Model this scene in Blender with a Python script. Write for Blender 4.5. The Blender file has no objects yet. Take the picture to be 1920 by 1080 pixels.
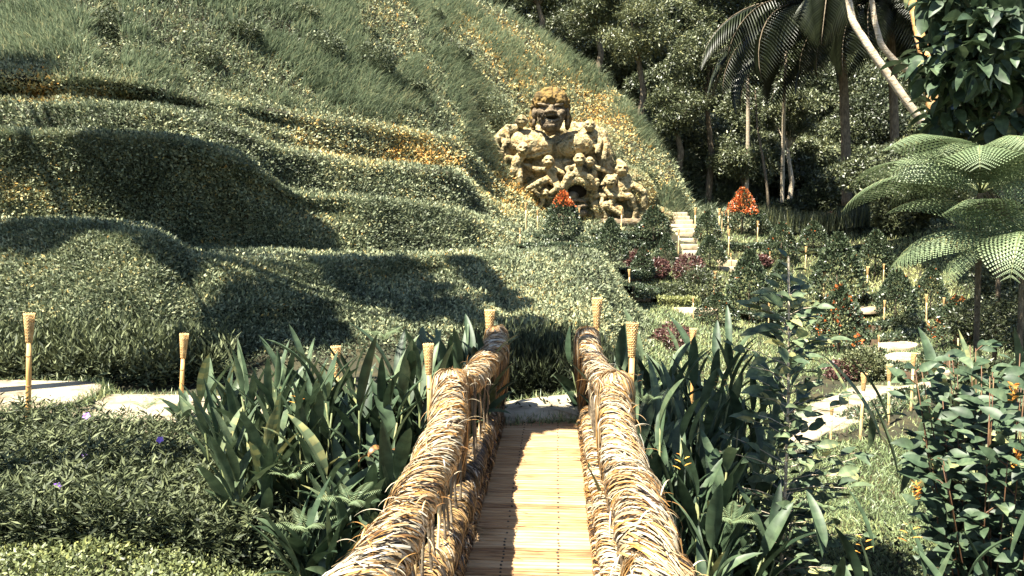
import bpy, bmesh, math, random
import numpy as np
from mathutils import Vector, Matrix, noise as mnoise
from mathutils.bvhtree import BVHTree
C = bpy.context.scene.collection
sc = bpy.context.scene
rng = np.random.default_rng(11)
random.seed(5)
PI = math.pi
# ------------------------------------------------------------------ camera
F = 1400.0; EYE = 1.7
YAW = math.atan(84/1400.0); PITCH = math.atan(108/1400.0)
hdir = np.array([-math.sin(YAW), math.cos(YAW), 0.0])
fwd = np.array([-math.sin(YAW)*math.cos(PITCH), math.cos(YAW)*math.cos(PITCH), -math.sin(PITCH)])
rgt = np.array([math.cos(YAW), math.sin(YAW), 0.0])
upv = np.cross(rgt, fwd)
cam = bpy.data.cameras.new('camera'); cam.lens = 36*F/1920; cam.sensor_width = 36
cam.clip_start = 0.05; cam.clip_end = 2000
co = bpy.data.objects.new('camera', cam); C.objects.link(co)
co.matrix_world = Matrix(((rgt[0], upv[0], -fwd[0], 0), (rgt[1], upv[1], -fwd[1], 0), (rgt[2], upv[2], -fwd[2], EYE), (0, 0, 0, 1)))
sc.camera = co
# ------------------------------------------------------------------ light
SUN_EL = math.radians(62); SUN_AZ = math.radians(224)   # azimuth of the sun clockwise from +Y
w = bpy.data.worlds.new('World'); sc.world = w; w.use_nodes = True
nt = w.node_tree; bg = nt.nodes['Background']
sky = nt.nodes.new('ShaderNodeTexSky'); sky.sky_type = 'NISHITA'; sky.sun_disc = False
sky.sun_elevation = SUN_EL; sky.sun_rotation = SUN_AZ; sky.air_density = 1.0; sky.dust_density = 0.6
nt.links.new(sky.outputs[0], bg.inputs[0]); bg.inputs[1].default_value = 0.05
sl = bpy.data.lights.new('sun', 'SUN'); sl.energy = 5.0; sl.angle = math.radians(0.5); sl.color = (1.0, 0.94, 0.81)
so = bpy.data.objects.new('sun', sl); C.objects.link(so)
sdir = Vector((math.sin(SUN_AZ)*math.cos(SUN_EL), math.cos(SUN_AZ)*math.cos(SUN_EL), math.sin(SUN_EL)))
so.rotation_euler = sdir.to_track_quat('Z', 'Y').to_euler(); so.location = (0, 0, 30)
vs = sc.view_settings
sc.display_settings.display_device = 'sRGB'
vs.view_transform = 'Standard'; vs.look = 'None'; vs.gamma = 1.0; vs.use_curve_mapping = False; vs.exposure = 2.3
cy = sc.cycles; cy.max_bounces = 5; cy.diffuse_bounces = 1; cy.glossy_bounces = 2; cy.transmission_bounces = 3; cy.transparent_max_bounces = 4
cy.sample_clamp_indirect = 4

# ------------------------------------------------------------------ projection helpers
def P(px, py, D):
    """the point seen at photo pixel (px, py) at horizontal depth D"""
    d = fwd*F + rgt*(px-960) + upv*(540-py)
    d = d*(D/np.dot(d, hdir))
    return np.array([d[0], d[1], EYE+d[2]])
def onplane(px, py, z):
    d = fwd*F + rgt*(px-960) + upv*(540-py)
    d = d*((z-EYE)/d[2])
    return np.array([d[0], d[1], z])
def depth(p): return p[...,0]*hdir[0]+p[...,1]*hdir[1]

# ------------------------------------------------------------------ noise
_tab = rng.random(4096)
def _h(i, j, k): return _tab[((i*73856093) ^ (j*19349663) ^ (k*83492791)) & 4095]
def vnoise(p):
    p = np.asarray(p, float); i = np.floor(p).astype(np.int64); f = p-i; f = f*f*(3-2*f)
    r = 0
    for a in (0, 1):
        for b in (0, 1):
            for c in (0, 1):
                wt = (f[:,0] if a else 1-f[:,0])*(f[:,1] if b else 1-f[:,1])*(f[:,2] if c else 1-f[:,2])
                r = r + wt*_h(i[:,0]+a, i[:,1]+b, i[:,2]+c)
    return r*2-1
def fbm(p, o=3):
    p = np.asarray(p, float); r = 0; a = 1.0; s = 0
    for _ in range(o):
        r = r+a*vnoise(p); s += a; a *= .5; p = p*2.03+17.3
    return r/s
def unit(v): return v/np.maximum(np.linalg.norm(v, axis=-1, keepdims=True), 1e-9)
def rdir(n): return unit(rng.normal(size=(n, 3)))

# ------------------------------------------------------------------ object helpers
def tag(o, label=None, cat=None, group=None, kind=None):
    if label: o['label'] = label
    if cat: o['category'] = cat
    if group: o['group'] = group
    if kind: o['kind'] = kind
    return o
def empty(name, loc, rz=0, label=None, cat=None, group=None):
    o = bpy.data.objects.new(name, None); C.objects.link(o); o.location = Vector(loc); o.rotation_euler = (0, 0, rz)
    o.empty_display_size = 0.2
    return tag(o, label, cat, group)
def link(name, me, mat=None, parent=None):
    o = bpy.data.objects.new(name, me); C.objects.link(o)
    if mat is not None and not me.materials:
        me.materials.append(mat)
    if parent is not None: o.parent = parent
    return o
def copy_tree(o, parent=None):
    c = o.copy(); C.objects.link(c); c.parent = parent
    for ch in list(o.children): copy_tree(ch, c)
    return c
def mesh_np(name, V, faces_list, tone=None, smooth=False, bump=None):
    """faces_list: arrays (n,k) of vertex indices, k may differ between arrays; tone: matching list of per-face values"""
    me = bpy.data.meshes.new(name)
    V = np.ascontiguousarray(V, dtype=np.float32)
    me.vertices.add(len(V)); me.vertices.foreach_set('co', V.ravel())
    li = np.concatenate([f.ravel() for f in faces_list]).astype(np.int32)
    tot = np.concatenate([np.full(len(f), f.shape[1]) for f in faces_list]).astype(np.int32)
    st = np.concatenate([[0], np.cumsum(tot)[:-1]]).astype(np.int32)
    me.loops.add(len(li)); me.loops.foreach_set('vertex_index', li)
    me.polygons.add(len(tot)); me.polygons.foreach_set('loop_start', st)
    if smooth: me.polygons.foreach_set('use_smooth', np.ones(len(tot), bool))
    me.update(calc_edges=True)
    if tone is not None:
        a = me.attributes.new('tone', 'FLOAT', 'FACE'); a.data.foreach_set('value', np.concatenate(tone).astype(np.float32))
    me.validate()
    return me
# leaf templates: (t along, s across, fold) and faces
TPL = {
 'leaf': (np.array([(0,0,0),(.42,-.5,.09),(1,0,0),(.42,.5,.09)]), [np.array([[0,1,2,3]])]),
 'leaf2': (np.array([(0,0,0),(.4,-.5,.16),(1,0,0),(.4,.5,.16)]), [np.array([[0,1,2],[0,2,3]])]),
 'blade': (np.array([(0,-.5,0),(0,.5,0),(.35,-.45,0),(.35,.45,0),(.7,-.3,0),(.7,.3,0),(1,0,0)]), [np.array([[0,1,3,2],[2,3,5,4]]), np.array([[4,5,6]])]),
 'blade2': (np.array([(0,-.5,0),(0,.5,0),(.5,-.38,0),(.5,.38,0),(1,0,0)]), [np.array([[0,1,3,2]]), np.array([[2,3,4]])]),
}
def _paddle(n, prof, fold):
    vs_ = []; q = []
    for i in range(n+1):
        t = i/n; ww = prof(t)*.5
        vs_ += [(t,-ww,fold*ww*2),(t,0,0),(t,ww,fold*ww*2)]
    for i in range(n):
        a = i*3
        q += [[a,a+1,a+4,a+3],[a+1,a+2,a+5,a+4]]
    return (np.array(vs_), [np.array(q)])
TPL['paddle'] = _paddle(9, lambda t: max(.03, (math.sin(PI*min(1, t*1.0)**.8))**.7) if t < 1 else .0, .22)
TPL['broad'] = _paddle(7, lambda t: max(.03, math.sin(PI*t**.75)) if t < 1 else 0.0, .18)
TPL['ribbon'] = _paddle(9, lambda t: .4+.6*math.sin(PI*min(1, t+.15)) if t < 1 else .15, .12)
def soup(name, pos, d, n, L, W, tpl, tone, bend=0.0, smooth=None):
    """one mesh of many leaves; d = growth direction, n = side the tip bends towards"""
    T, Fs = TPL[tpl]; N = len(pos); k = len(T)
    d = unit(d); n = unit(n - d*np.sum(n*d, axis=1, keepdims=True)); s = np.cross(d, n)
    L = np.broadcast_to(np.asarray(L, float), (N,)); W = np.broadcast_to(np.asarray(W, float), (N,))
    B = np.maximum(np.abs(np.broadcast_to(np.asarray(bend, float), (N,))), 1e-3)
    t = T[:,0][None,:]*B[:,None]
    tt = np.sin(t)/B[:,None]; hh = (1-np.cos(t))/B[:,None]
    fd = T[:,2][None,:]*W[:,None]*1.0
    c, si = np.cos(t), np.sin(t)
    a = (L[:,None]*tt + fd*si)[...,None]*d[:,None,:] + (L[:,None]*hh - fd*c)[...,None]*n[:,None,:] \
        + (W[:,None]*T[:,1][None,:])[...,None]*s[:,None,:]
    V = (pos[:,None,:]+a).reshape(-1, 3)
    off = (np.arange(N)*k)[:,None,None]
    fl = []; tn = []
    for f in Fs:
        fl.append((f[None]+off).reshape(-1, f.shape[1])); jt = np.zeros(len(f))
        if tpl in ('paddle', 'broad'): jt = .05*np.where(np.arange(len(f)) % 4 < 2, 1, -1)+.04*np.where(np.arange(len(f)) % 2 < 1, 1, -1)
        tn.append(np.clip(np.asarray(tone)[:,None]+jt[None], 0, 1).ravel())
    return mesh_np(name, V, fl, tn, smooth if smooth is not None else tpl in ('paddle', 'broad', 'ribbon'))

# ------------------------------------------------------------------ materials
def lin(c):
    return tuple(((x/255)/12.92 if x/255 <= .04045 else ((x/255+.055)/1.055)**2.4) for x in c)+(1,)
def newmat(name):
    m = bpy.data.materials.new(name); m.use_nodes = True; m.node_tree.nodes.clear()
    return m, m.node_tree.nodes, m.node_tree.links
def leafmat(name, ramp, rough=.45, trans=.18, veins=0.0, spec=.5):
    m, N, Lk = newmat(name)
    out = N.new('ShaderNodeOutputMaterial'); at = N.new('ShaderNodeAttribute'); at.attribute_name = 'tone'
    cr = N.new('ShaderNodeValToRGB'); cr.color_ramp.interpolation = 'LINEAR'
    e = cr.color_ramp.elements; e[0].position = ramp[0][0]; e[0].color = (*ramp[0][1], 1); e[1].position = ramp[-1][0]; e[1].color = (*ramp[-1][1], 1)
    for p_, c_ in ramp[1:-1]:
        x = e.new(p_); x.color = (*c_, 1)
    Lk.new(at.outputs['Fac'], cr.inputs[0])
    b = N.new('ShaderNodeBsdfPrincipled'); b.inputs['Roughness'].default_value = rough; b.inputs['Specular IOR Level'].default_value = spec
    col = cr.outputs[0]
    if veins:
        tc = N.new('ShaderNodeTexCoord'); nz = N.new('ShaderNodeTexNoise'); nz.inputs['Scale'].default_value = veins; nz.inputs['Detail'].default_value = 4
        Lk.new(tc.outputs['Object'], nz.inputs[0])
        mp = N.new('ShaderNodeMapRange'); mp.inputs[1].default_value = .3; mp.inputs[2].default_value = .7; mp.inputs[3].default_value = .6; mp.inputs[4].default_value = 1.35
        Lk.new(nz.outputs[0], mp.inputs[0])
        mx = N.new('ShaderNodeVectorMath'); mx.operation = 'SCALE'; Lk.new(col, mx.inputs[0]); Lk.new(mp.outputs[0], mx.inputs['Scale']); col = mx.outputs[0]
    Lk.new(col, b.inputs['Base Color'])
    if trans:
        tr = N.new('ShaderNodeBsdfTranslucent'); Lk.new(col, tr.inputs[0]); mix = N.new('ShaderNodeMixShader'); mix.inputs[0].default_value = trans
        Lk.new(b.outputs[0], mix.inputs[1]); Lk.new(tr.outputs[0], mix.inputs[2]); Lk.new(mix.outputs[0], out.inputs[0])
    else: Lk.new(b.outputs[0], out.inputs[0])
    return m
def noisemat(name, cols, scale=3, rough=.85, bump=.3, stretch=(1,1,1), detail=8, bscale=None, tone=False, spec=.3, bdist=.02):
    m, N, Lk = newmat(name)
    out = N.new('ShaderNodeOutputMaterial'); tc = N.new('ShaderNodeTexCoord'); mp = N.new('ShaderNodeMapping'); mp.inputs['Scale'].default_value = stretch
    Lk.new(tc.outputs['Object'], mp.inputs[0])
    nz = N.new('ShaderNodeTexNoise'); nz.inputs['Scale'].default_value = scale; nz.inputs['Detail'].default_value = detail; nz.inputs['Roughness'].default_value = .65
    Lk.new(mp.outputs[0], nz.inputs[0])
    cr = N.new('ShaderNodeValToRGB'); e = cr.color_ramp.elements
    pos = np.linspace(.32, .68, len(cols)); e[0].position = pos[0]; e[0].color = (*cols[0], 1); e[1].position = pos[-1]; e[1].color = (*cols[-1], 1)
    for p_, c_ in zip(pos[1:-1], cols[1:-1]):
        x = e.new(float(p_)); x.color = (*c_, 1)
    fac = nz.outputs[0]
    if tone:
        at = N.new('ShaderNodeAttribute'); at.attribute_name = 'tone'
        ma = N.new('ShaderNodeMath'); ma.operation = 'MULTIPLY_ADD'; ma.inputs[1].default_value = .35; Lk.new(at.outputs['Fac'], ma.inputs[0])
        mb = N.new('ShaderNodeMath'); mb.operation = 'SUBTRACT'; mb.inputs[1].default_value = .175; Lk.new(nz.outputs[0], mb.inputs[0]); Lk.new(mb.outputs[0], ma.inputs[2]); fac = ma.outputs[0]
    Lk.new(fac, cr.inputs[0])
    b = N.new('ShaderNodeBsdfPrincipled'); b.inputs['Roughness'].default_value = rough; b.inputs['Specular IOR Level'].default_value = spec
    Lk.new(cr.outputs[0], b.inputs['Base Color'])
    if bump:
        n2 = N.new('ShaderNodeTexNoise'); n2.inputs['Scale'].default_value = bscale or scale*4; n2.inputs['Detail'].default_value = 8; Lk.new(mp.outputs[0], n2.inputs[0])
        bp = N.new('ShaderNodeBump'); bp.inputs['Strength'].default_value = bump; bp.inputs['Distance'].default_value = bdist; Lk.new(n2.outputs[0], bp.inputs['Height']); Lk.new(bp.outputs[0], b.inputs['Normal'])
    Lk.new(b.outputs[0], out.inputs[0])
    return m
M = {}
# foliage: tone 0 = dark, 1 = yellow-orange
M['hill'] = leafmat('hill_leaf', [(0,(.035,.045,.022)),(.35,(.165,.195,.108)),(.6,(.34,.345,.19)),(.8,(.48,.37,.13)),(1,(.60,.32,.08))], .6, .15, spec=.35)
M['grass'] = leafmat('tall_grass', [(0,(.06,.08,.045)),(.5,(.20,.25,.155)),(.8,(.34,.39,.25)),(1,(.46,.43,.24))], .5, .2)
M['lawn'] = leafmat('lawn_grass', [(0,(.06,.085,.04)),(.5,(.17,.225,.10)),(1,(.34,.35,.14))], .5, .2)
M['jungle'] = leafmat('jungle_leaf', [(0,(.018,.025,.011)),(.5,(.075,.09,.042)),(.85,(.17,.18,.085)),(1,(.24,.23,.09))], .42, .12)
M['cover'] = leafmat('cover_leaf', [(0,(.03,.04,.016)),(.5,(.13,.155,.06)),(1,(.30,.31,.10))], .5, .2)
M['bed'] = leafmat('bed_leaf', [(0,(.014,.02,.010)),(.6,(.058,.072,.034)),(1,(.15,.17,.08))], .6, .12, spec=.25)
M['heli'] = leafmat('heliconia_leaf', [(0,(.018,.034,.018)),(.5,(.055,.085,.045)),(.9,(.12,.155,.08)),(1,(.26,.25,.10))], .5, .14, veins=14, spec=.3)
M['topi'] = leafmat('topiary_leaf', [(0,(.020,.033,.018)),(.6,(.05,.07,.036)),(.88,(.10,.12,.06)),(.9,(.46,.17,.04)),(1,(.60,.10,.035))], .35, .08)
M['red'] = leafmat('red_leaf', [(0,(.35,.07,.03)),(.5,(.62,.09,.03)),(1,(.78,.25,.05))], .45, .2)
M['burg'] = leafmat('burgundy_leaf', [(0,(.03,.016,.014)),(.6,(.085,.034,.03)),(1,(.24,.13,.10))], .4, .15)
M['fern'] = leafmat('fern_leaf', [(0,(.07,.105,.05)),(.6,(.15,.20,.10)),(1,(.27,.30,.15))], .5, .25)
M['straw'] = leafmat('dry_straw', [(0,(.02,.014,.01)),(.15,(.10,.05,.02)),(.33,(.38,.19,.05)),(.55,(.36,.26,.14)),(.8,(.46,.385,.26)),(1,(.56,.51,.40))], .45, .08)
M['strawdark'] = leafmat('dark_straw', [(0,(.02,.017,.014)),(.35,(.07,.05,.032)),(.6,(.26,.15,.055)),(.85,(.38,.25,.10)),(1,(.42,.36,.27))], .5, .08)
M['flower'] = leafmat('orange_flower', [(0,(.45,.13,.02)),(1,(.75,.42,.08))], .4, .2)
M['purple'] = leafmat('purple_petal', [(0,(.23,.10,.50)),(1,(.38,.22,.70))], .5, .2)
M['soil'] = noisemat('soil', [(.014,.015,.008),(.028,.026,.013),(.06,.048,.02)], 2.2, .95, .6, bdist=.05)
M['core'] = noisemat('packed_fibre', [(.03,.02,.012),(.08,.05,.025)], 20, .9, .5)
M['stonemoss'] = noisemat('mossy_stone', [(.035,.03,.016),(.15,.12,.055),(.38,.31,.175),(.30,.19,.075),(.13,.125,.065)], 3.0, .95, .9, bscale=9, bdist=.10)
M['stonedark'] = noisemat('weathered_stone', [(.025,.02,.013),(.085,.062,.036),(.18,.14,.09),(.22,.15,.06)], 3.2, .9, .9, bscale=10, bdist=.07)
M['concrete'] = noisemat('concrete', [(.09,.07,.04),(.22,.18,.12),(.31,.27,.19),(.37,.33,.25)], 3.2, .95, .8, bscale=18, bdist=.015)
M['step'] = noisemat('step_stone', [(.20,.145,.08),(.36,.29,.19),(.5,.44,.32)], 1.5, .9, .4, bscale=12)
M['wood'] = noisemat('deck_wood', [(.15,.075,.03),(.28,.16,.07),(.38,.24,.115),(.44,.30,.165)], 3.0, .6, .35, (1.5,22,22), tone=True, bscale=9, bdist=.002)
M['gap'] = noisemat('dark_timber_cave_shade', [(.02,.014,.008),(.04,.028,.016)], 8, .9, 0)
M['redstem'] = noisemat('reddish_stem', [(.05,.03,.02),(.12,.06,.03),(.16,.11,.05)], 9, .6, .1)
M['bamboo'] = noisemat('bamboo', [(.48,.24,.07),(.60,.35,.12),(.68,.46,.20)], 3, .42, .1, (6,6,1.2), spec=.5)
M['bamboopale'] = noisemat('pale_bamboo', [(.55,.36,.15),(.66,.48,.24),(.72,.57,.33)], 3, .45, .1, (6,6,1.2), spec=.5)
M['node'] = noisemat('bamboo_node', [(.22,.11,.04),(.36,.20,.07)], 12, .6, 0)
M['wicker'] = noisemat('wicker', [(.34,.18,.06),(.56,.36,.15),(.66,.48,.24)], 30, .5, .2)
M['bark'] = noisemat('bark', [(.05,.04,.028),(.13,.10,.065),(.22,.18,.12)], 5, .9, .7, (3,3,1), bdist=.03)
M['palebark'] = noisemat('pale_bark', [(.20,.14,.075),(.46,.38,.27),(.60,.53,.42)], 7, .85, .6, (1,1,5), bdist=.03)
M['orangebark'] = noisemat('lichen_bark', [(.20,.10,.04),(.46,.24,.08),(.52,.40,.24)], 4, .85, .6, bdist=.03)
M['stem'] = noisemat('green_stem', [(.05,.07,.03),(.13,.15,.06),(.22,.2,.09)], 9, .5, .1)
M['screw'] = noisemat('screw', [(.015,.012,.01),(.03,.025,.02)], 5, .6, 0)

# ------------------------------------------------------------------ tubes and small solids (accumulating builder)
class MB:
    def __init__(s): s.v = []; s.q = []; s.t = []; s.tq = []; s.tt = []; s.n = 0
    def add(s, V, quads=(), tris=(), tone=.5):
        V = np.asarray(V, float); s.v.append(V)
        if len(quads): s.q.append(np.asarray(quads)+s.n); s.tq.append(np.full(len(quads), tone) if np.isscalar(tone) else tone)
        if len(tris): s.t.append(np.asarray(tris)+s.n); s.tt.append(np.full(len(tris), tone if np.isscalar(tone) else .5))
        s.n += len(V)
    def tube(s, pts, rad, k=10, caps=True, tone=.5, jit=0):
        pts = np.asarray(pts, float); n = len(pts); rad = np.broadcast_to(np.asarray(rad, float), (n,))
        tg = np.gradient(pts, axis=0); tg = unit(tg)
        ref = np.array([0, 0, 1.0]) if abs(tg[0][2]) < .9 else np.array([1.0, 0, 0])
        a = unit(np.cross(tg, ref)); b = np.cross(tg, a)
        th = np.linspace(0, 2*PI, k, endpoint=False)
        ring = np.cos(th)[None,:,None]*a[:,None,:]+np.sin(th)[None,:,None]*b[:,None,:]
        rr = rad[:,None,None]*(1+jit*rng.normal(size=(n, k, 1)))
        V = (pts[:,None,:]+ring*rr).reshape(-1, 3)
        i = np.arange(n-1)[:,None]*k; j = np.arange(k)[None,:]; j2 = (j+1) % k
        q = np.stack([i+j, i+j2, i+k+j2, i+k+j], -1).reshape(-1, 4)
        tr = []
        if caps:
            V = np.vstack([V, pts[0], pts[-1]]); c0 = n*k
            for jj in range(k):
                tr.append([c0, (jj+1) % k, jj]); tr.append([c0+1, (n-1)*k+jj, (n-1)*k+(jj+1) % k])
        s.add(V, q, tr, tone)
    def box(s, c, h, rz=0, tone=.5, bev=0):
        c = np.asarray(c, float); h = np.asarray(h, float)
        sg = np.array([(-1,-1,-1),(1,-1,-1),(1,1,-1),(-1,1,-1),(-1,-1,1),(1,-1,1),(1,1,1),(-1,1,1)], float)*h
        cs, sn = math.cos(rz), math.sin(rz); sg = np.stack([sg[:,0]*cs-sg[:,1]*sn, sg[:,0]*sn+sg[:,1]*cs, sg[:,2]], 1)
        s.add(sg+c, [[0,3,2,1],[4,5,6,7],[0,1,5,4],[1,2,6,5],[2,3,7,6],[3,0,4,7]], (), tone)
    def mesh(s, name, smooth=False):
        fl = []; tn = []
        if s.q: fl.append(np.vstack(s.q)); tn.append(np.concatenate(s.tq))
        if s.t: fl.append(np.vstack(s.t)); tn.append(np.concatenate(s.tt))
        return mesh_np(name, np.vstack(s.v), fl, tn, smooth)
    def build(s, name, mat, parent=None, smooth=False):
        return link(name, s.mesh(name, smooth), mat, parent)

# ------------------------------------------------------------------ terrain
# rows: near ground given as (depth, z), the hill as (depth, photo row)
COL = {
 -900: [(1.2,-.6),(3.5,-.35),(5.2,-.3),(6.0,-.15),(6.4,-.05),(7.6,0), (9.4,420),(10.7,423),(10.6,249),(11.8,251),(12.5,195),(13.6,198),(14.5,130),(15,118),(20,-100),(28,-420),(32,-380)],
 0:   [(1.2,-.6),(3.5,-.35),(5.4,-.3),(6.5,-.15),(6.9,-.03),(8.3,0), (10.6,420),(12.3,424),(12.15,249),(13.6,252),(14.2,198),(15.6,201),(16.1,146),(16.9,128),(22,-60),(30,-350),(34,-300)],
 180: [(1.2,-.6),(3.5,-.35),(5.4,-.3),(6.5,-.2),(6.9,-.10),(8.4,-.03),(10.3,415),(12.6,419),(12.45,252),(13.9,255),(14.6,199),(16.2,201),(16.9,152),(17.8,108),(23,-60),(31,-330),(35,-290)],
 290: [(1.2,-.6),(3.5,-.35),(5.4,-.35),(6.5,-.28),(6.9,-.17),(8.5,-.10),(10.3,437),(12.8,424),(12.5,258),(14.4,256),(15.1,202),(17.0,201),(17.6,170),(18.6,140),(24,-55),(32,-300),(36,-270)],
 350: [(1.2,-.6),(3.5,-.4),(5.4,-.4),(6.5,-.3),(6.9,-.18),(8.7,-.10),(10.5,486),(13.2,470),(12.9,262),(14.9,258),(15.7,212),(17.6,210),(18.2,184),(19.4,160),(25,-50),(33,-290),(37,-260)],
 450: [(1.2,-.65),(3.5,-.45),(5.4,-.45),(6.5,-.3),(6.9,-.2),(8.9,-.10),(10.9,489),(14.0,474),(13.6,292),(15.7,288),(16.6,245),(18.4,242),(19.3,200),(20.6,186),(26,-40),(34,-270),(38,-240)],
 540: [(1.2,-.7),(3.5,-.5),(5.4,-.5),(6.6,-.3),(7,-.15),(9.1,-.05),(11.4,489),(14.2,473),(14.6,364),(16.8,360),(17.8,285),(19.8,280),(20.6,213),(21.8,204),(28,-30),(35,-240),(39,-220)],
 700: [(1.2,-.8),(3.5,-.7),(5.4,-.7),(6.6,-.35),(7,-.1),(9.3,0),(12.3,490),(13.6,484),(16.2,376),(18.0,373),(20,310),(21.8,306),(23.4,236),(24.5,228),(31,0),(39,-140),(43,-120)],
 860: [(1.2,-.9),(3.5,-.95),(5.4,-.95),(6.5,-.5),(6.9,-.08),(9.2,0),(13.6,482),(15.4,478),(18.9,396),(20.6,393),(23,323),(24.6,320),(27,264),(28,258),(36,100),(45,-10),(49,0)],
 935: [(1.2,-1.0),(3.5,-1.0),(5.6,-1.0),(6.5,-.6),(6.8,-.1),(9.2,0),(14.8,478),(17,472),(21,428),(24,418),(27,400),(29,380),(31,350),(32,330),(40,110),(46,18),(50,25)],
 1040:[(1.2,-1.0),(3.5,-1.0),(5.7,-1.0),(6.5,-.6),(6.8,-.1),(9.2,0),(16.3,475),(18.5,471),(24,458),(27,446),(30,432),(31.5,426),(33,416),(34,407),(39,230),(45,90),(49,95)],
 1120:[(1.2,-1.1),(3.5,-1.1),(5.7,-1.1),(6.6,-.7),(6.9,-.15),(9.2,-.05),(16.6,478),(18.5,475),(24,464),(27,450),(30,434),(31.5,428),(33,417),(34,408),(40,260),(45,140),(49,150)],
 1165:[(1.2,-1.2),(3.5,-1.3),(5.7,-1.2),(6.8,-.9),(8,-.6),(10,-.5),(16,560),(19,552),(24,530),(27,480),(30,462),(31.5,437),(33,425),(34.5,411),(36.6,280),(42,185),(47,200)],
 1210:[(1.2,-1.3),(3.5,-1.4),(6,-1.3),(8,-1.1),(10,-.9),(12.5,-.6),(17,600),(23,565),(25,545),(27,500),(30,484),(31.5,454),(33,432),(34.5,414),(36.4,318),(41,250),(46,265)],
 1256:[(1.2,-1.3),(3.5,-1.4),(6,-1.35),(8.2,-1.2),(10.5,-1.1),(13.2,-.8),(17.5,609),(23,572),(25,550),(27,506),(29.7,488),(31.2,457),(33,435),(34.6,412),(35.8,340),(39,298),(45,310)],
 1284:[(1.2,-1.35),(3.5,-1.45),(6,-1.4),(8.4,-1.3),(10.8,-1.15),(13.7,-.9),(17.8,614),(23,576),(25,554),(27,510),(29.6,490),(31,459),(33,437),(34.8,416),(36.2,392),(38.5,368),(44,375)],
 1300:[(1.2,-1.35),(3.5,-1.45),(6,-1.4),(8.5,-1.35),(11,-1.2),(14,-1.0),(18,618),(23,578),(25,556),(27,512),(29.5,492),(31,460),(33,438),(35,420),(38,400),(41,388),(46,392)],
 1450:[(1.2,-1.4),(3.5,-1.5),(6,-1.55),(9,-1.55),(11,-1.35),(14.6,-1.25),(19,640),(22.5,605),(25,585),(26.5,545),(28.5,525),(30.5,478),(33,455),(36,437),(39,424),(43,412),(50,405)],
 1600:[(1.2,-1.4),(3.5,-1.5),(6,-1.6),(9,-1.65),(10.6,-1.30),(14.8,-1.25),(18,668),(22,615),(24,595),(26,556),(28.5,532),(30.5,486),(33,460),(36,440),(40,424),(44,412),(52,400)],
 1750:[(1.2,-1.3),(3.5,-1.4),(6,-1.5),(9,-1.6),(11.2,-1.35),(15.5,-1.2),(18,655),(21,618),(23,590),(25,560),(26.5,520),(28.5,470),(31,440),(34,425),(38,405),(44,390),(52,370)],
 1950:[(1.2,-1.2),(3.5,-1.3),(6,-1.35),(9,-1.3),(11.5,-1.1),(15,-.8),(17,610),(20,560),(22,520),(24,490),(26,460),(28,430),(31,400),(34,380),(38,360),(44,340),(52,320)],
 3000:[(1.2,-1.0),(3.5,-1.0),(6,-.8),(8,-.6),(10,-.3),(13,.2),(15,560),(18,500),(20,460),(22,430),(24,400),(26,380),(29,350),(32,330),(36,300),(42,270),(50,240)],
}
cols = sorted(COL)
NR = 17
tabD = np.zeros((len(cols), NR)); tabZ = np.zeros((len(cols), NR))
for ci, c in enumerate(cols):
    for r, (D_, q_) in enumerate(COL[c]):
        if r in (7, 9, 11) and c < 940: D_ = D_+.75*max(0, COL[c][r+1][0]-.45-D_)
        tabD[ci, r] = D_; tabZ[ci, r] = q_ if r < 6 else P(c, q_, D_)[2]
us = np.concatenate([np.arange(-900, -200, 20), np.arange(-200, 2150, 7), np.arange(2150, 3001, 20)]).astype(float)
def smoothcols(tab):
    o = np.stack([np.interp(us, cols, tab[:,r]) for r in range(NR)], 1)
    k = np.hanning(9); k /= k.sum(); pad = 4
    oo = np.vstack([np.repeat(o[:1], pad, 0), o, np.repeat(o[-1:], pad, 0)])
    return np.stack([np.convolve(oo[:,r], k, 'valid') for r in range(NR)], 1)
gD, gZ = smoothcols(tabD), smoothcols(tabZ)
SUB = 14
vv = np.linspace(0, NR-1, (NR-1)*SUB+1)
def rowinterp(g):
    o = np.stack([np.interp(vv, np.arange(NR), g[i]) for i in range(len(us))], 0)
    k = np.hanning(5); k /= k.sum(); oo = np.hstack([np.repeat(o[:,:1], 2, 1), o, np.repeat(o[:,-1:], 2, 1)])
    return np.stack([np.convolve(oo[i], k, 'valid') for i in range(len(us))], 0)
TD, TZ = rowinterp(gD), rowinterp(gZ)
UU, VV = np.meshgrid(us, vv, indexing='ij')
hillw = np.clip((VV-5.2)/1.0, 0, 1)*np.clip((1180-UU)/150, 0, 1)*np.clip((13.6-VV)/1, .25, 1)
X0 = (UU-960)/F*TD
lob = fbm(np.stack([X0*.28, TZ*.30+3, TD*.05], -1).reshape(-1, 3), 2).reshape(TD.shape)
lob2 = fbm(np.stack([X0*.9, TZ*.8+9, TD*.3], -1).reshape(-1, 3), 3).reshape(TD.shape)
Dn = TD + hillw*(lob*.9+lob2*.14)
Zn = EYE + (TZ-EYE)*Dn/TD + .06*lob2*np.clip(VV/4, 0, 1) + hillw*.04*fbm(np.stack([X0*1.3, TD*1.1, TZ*1.1], -1).reshape(-1, 3), 3).reshape(TD.shape)
DL = Dn.copy()
for (u0, v0, su, sv, dp) in [(760,5.72,115,.2,1.1),(540,7.75,110,.16,.45),(410,7.3,40,.3,.4),(530,5.36,70,.13,.5),(955,5.5,26,.3,.6),(265,11.6,100,.3,1.7),(500,11.7,60,.2,.7),(208,13.25,20,.55,2.2),(40,11.6,75,.25,.8),(330,5.8,22,.2,.5)]:
    Dn += dp*np.exp(-(np.abs((UU-u0)/su))**3)*np.exp(-((VV-v0)/sv)**2)
Dn += 1.5*np.exp(-((UU-1229)/5.5)**2)*np.exp(-((VV-13.62)/.22)**4)   # dark niche in the rock bank
TP = np.zeros(TD.shape+(3,))
XN = X0*DL/TD
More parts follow.
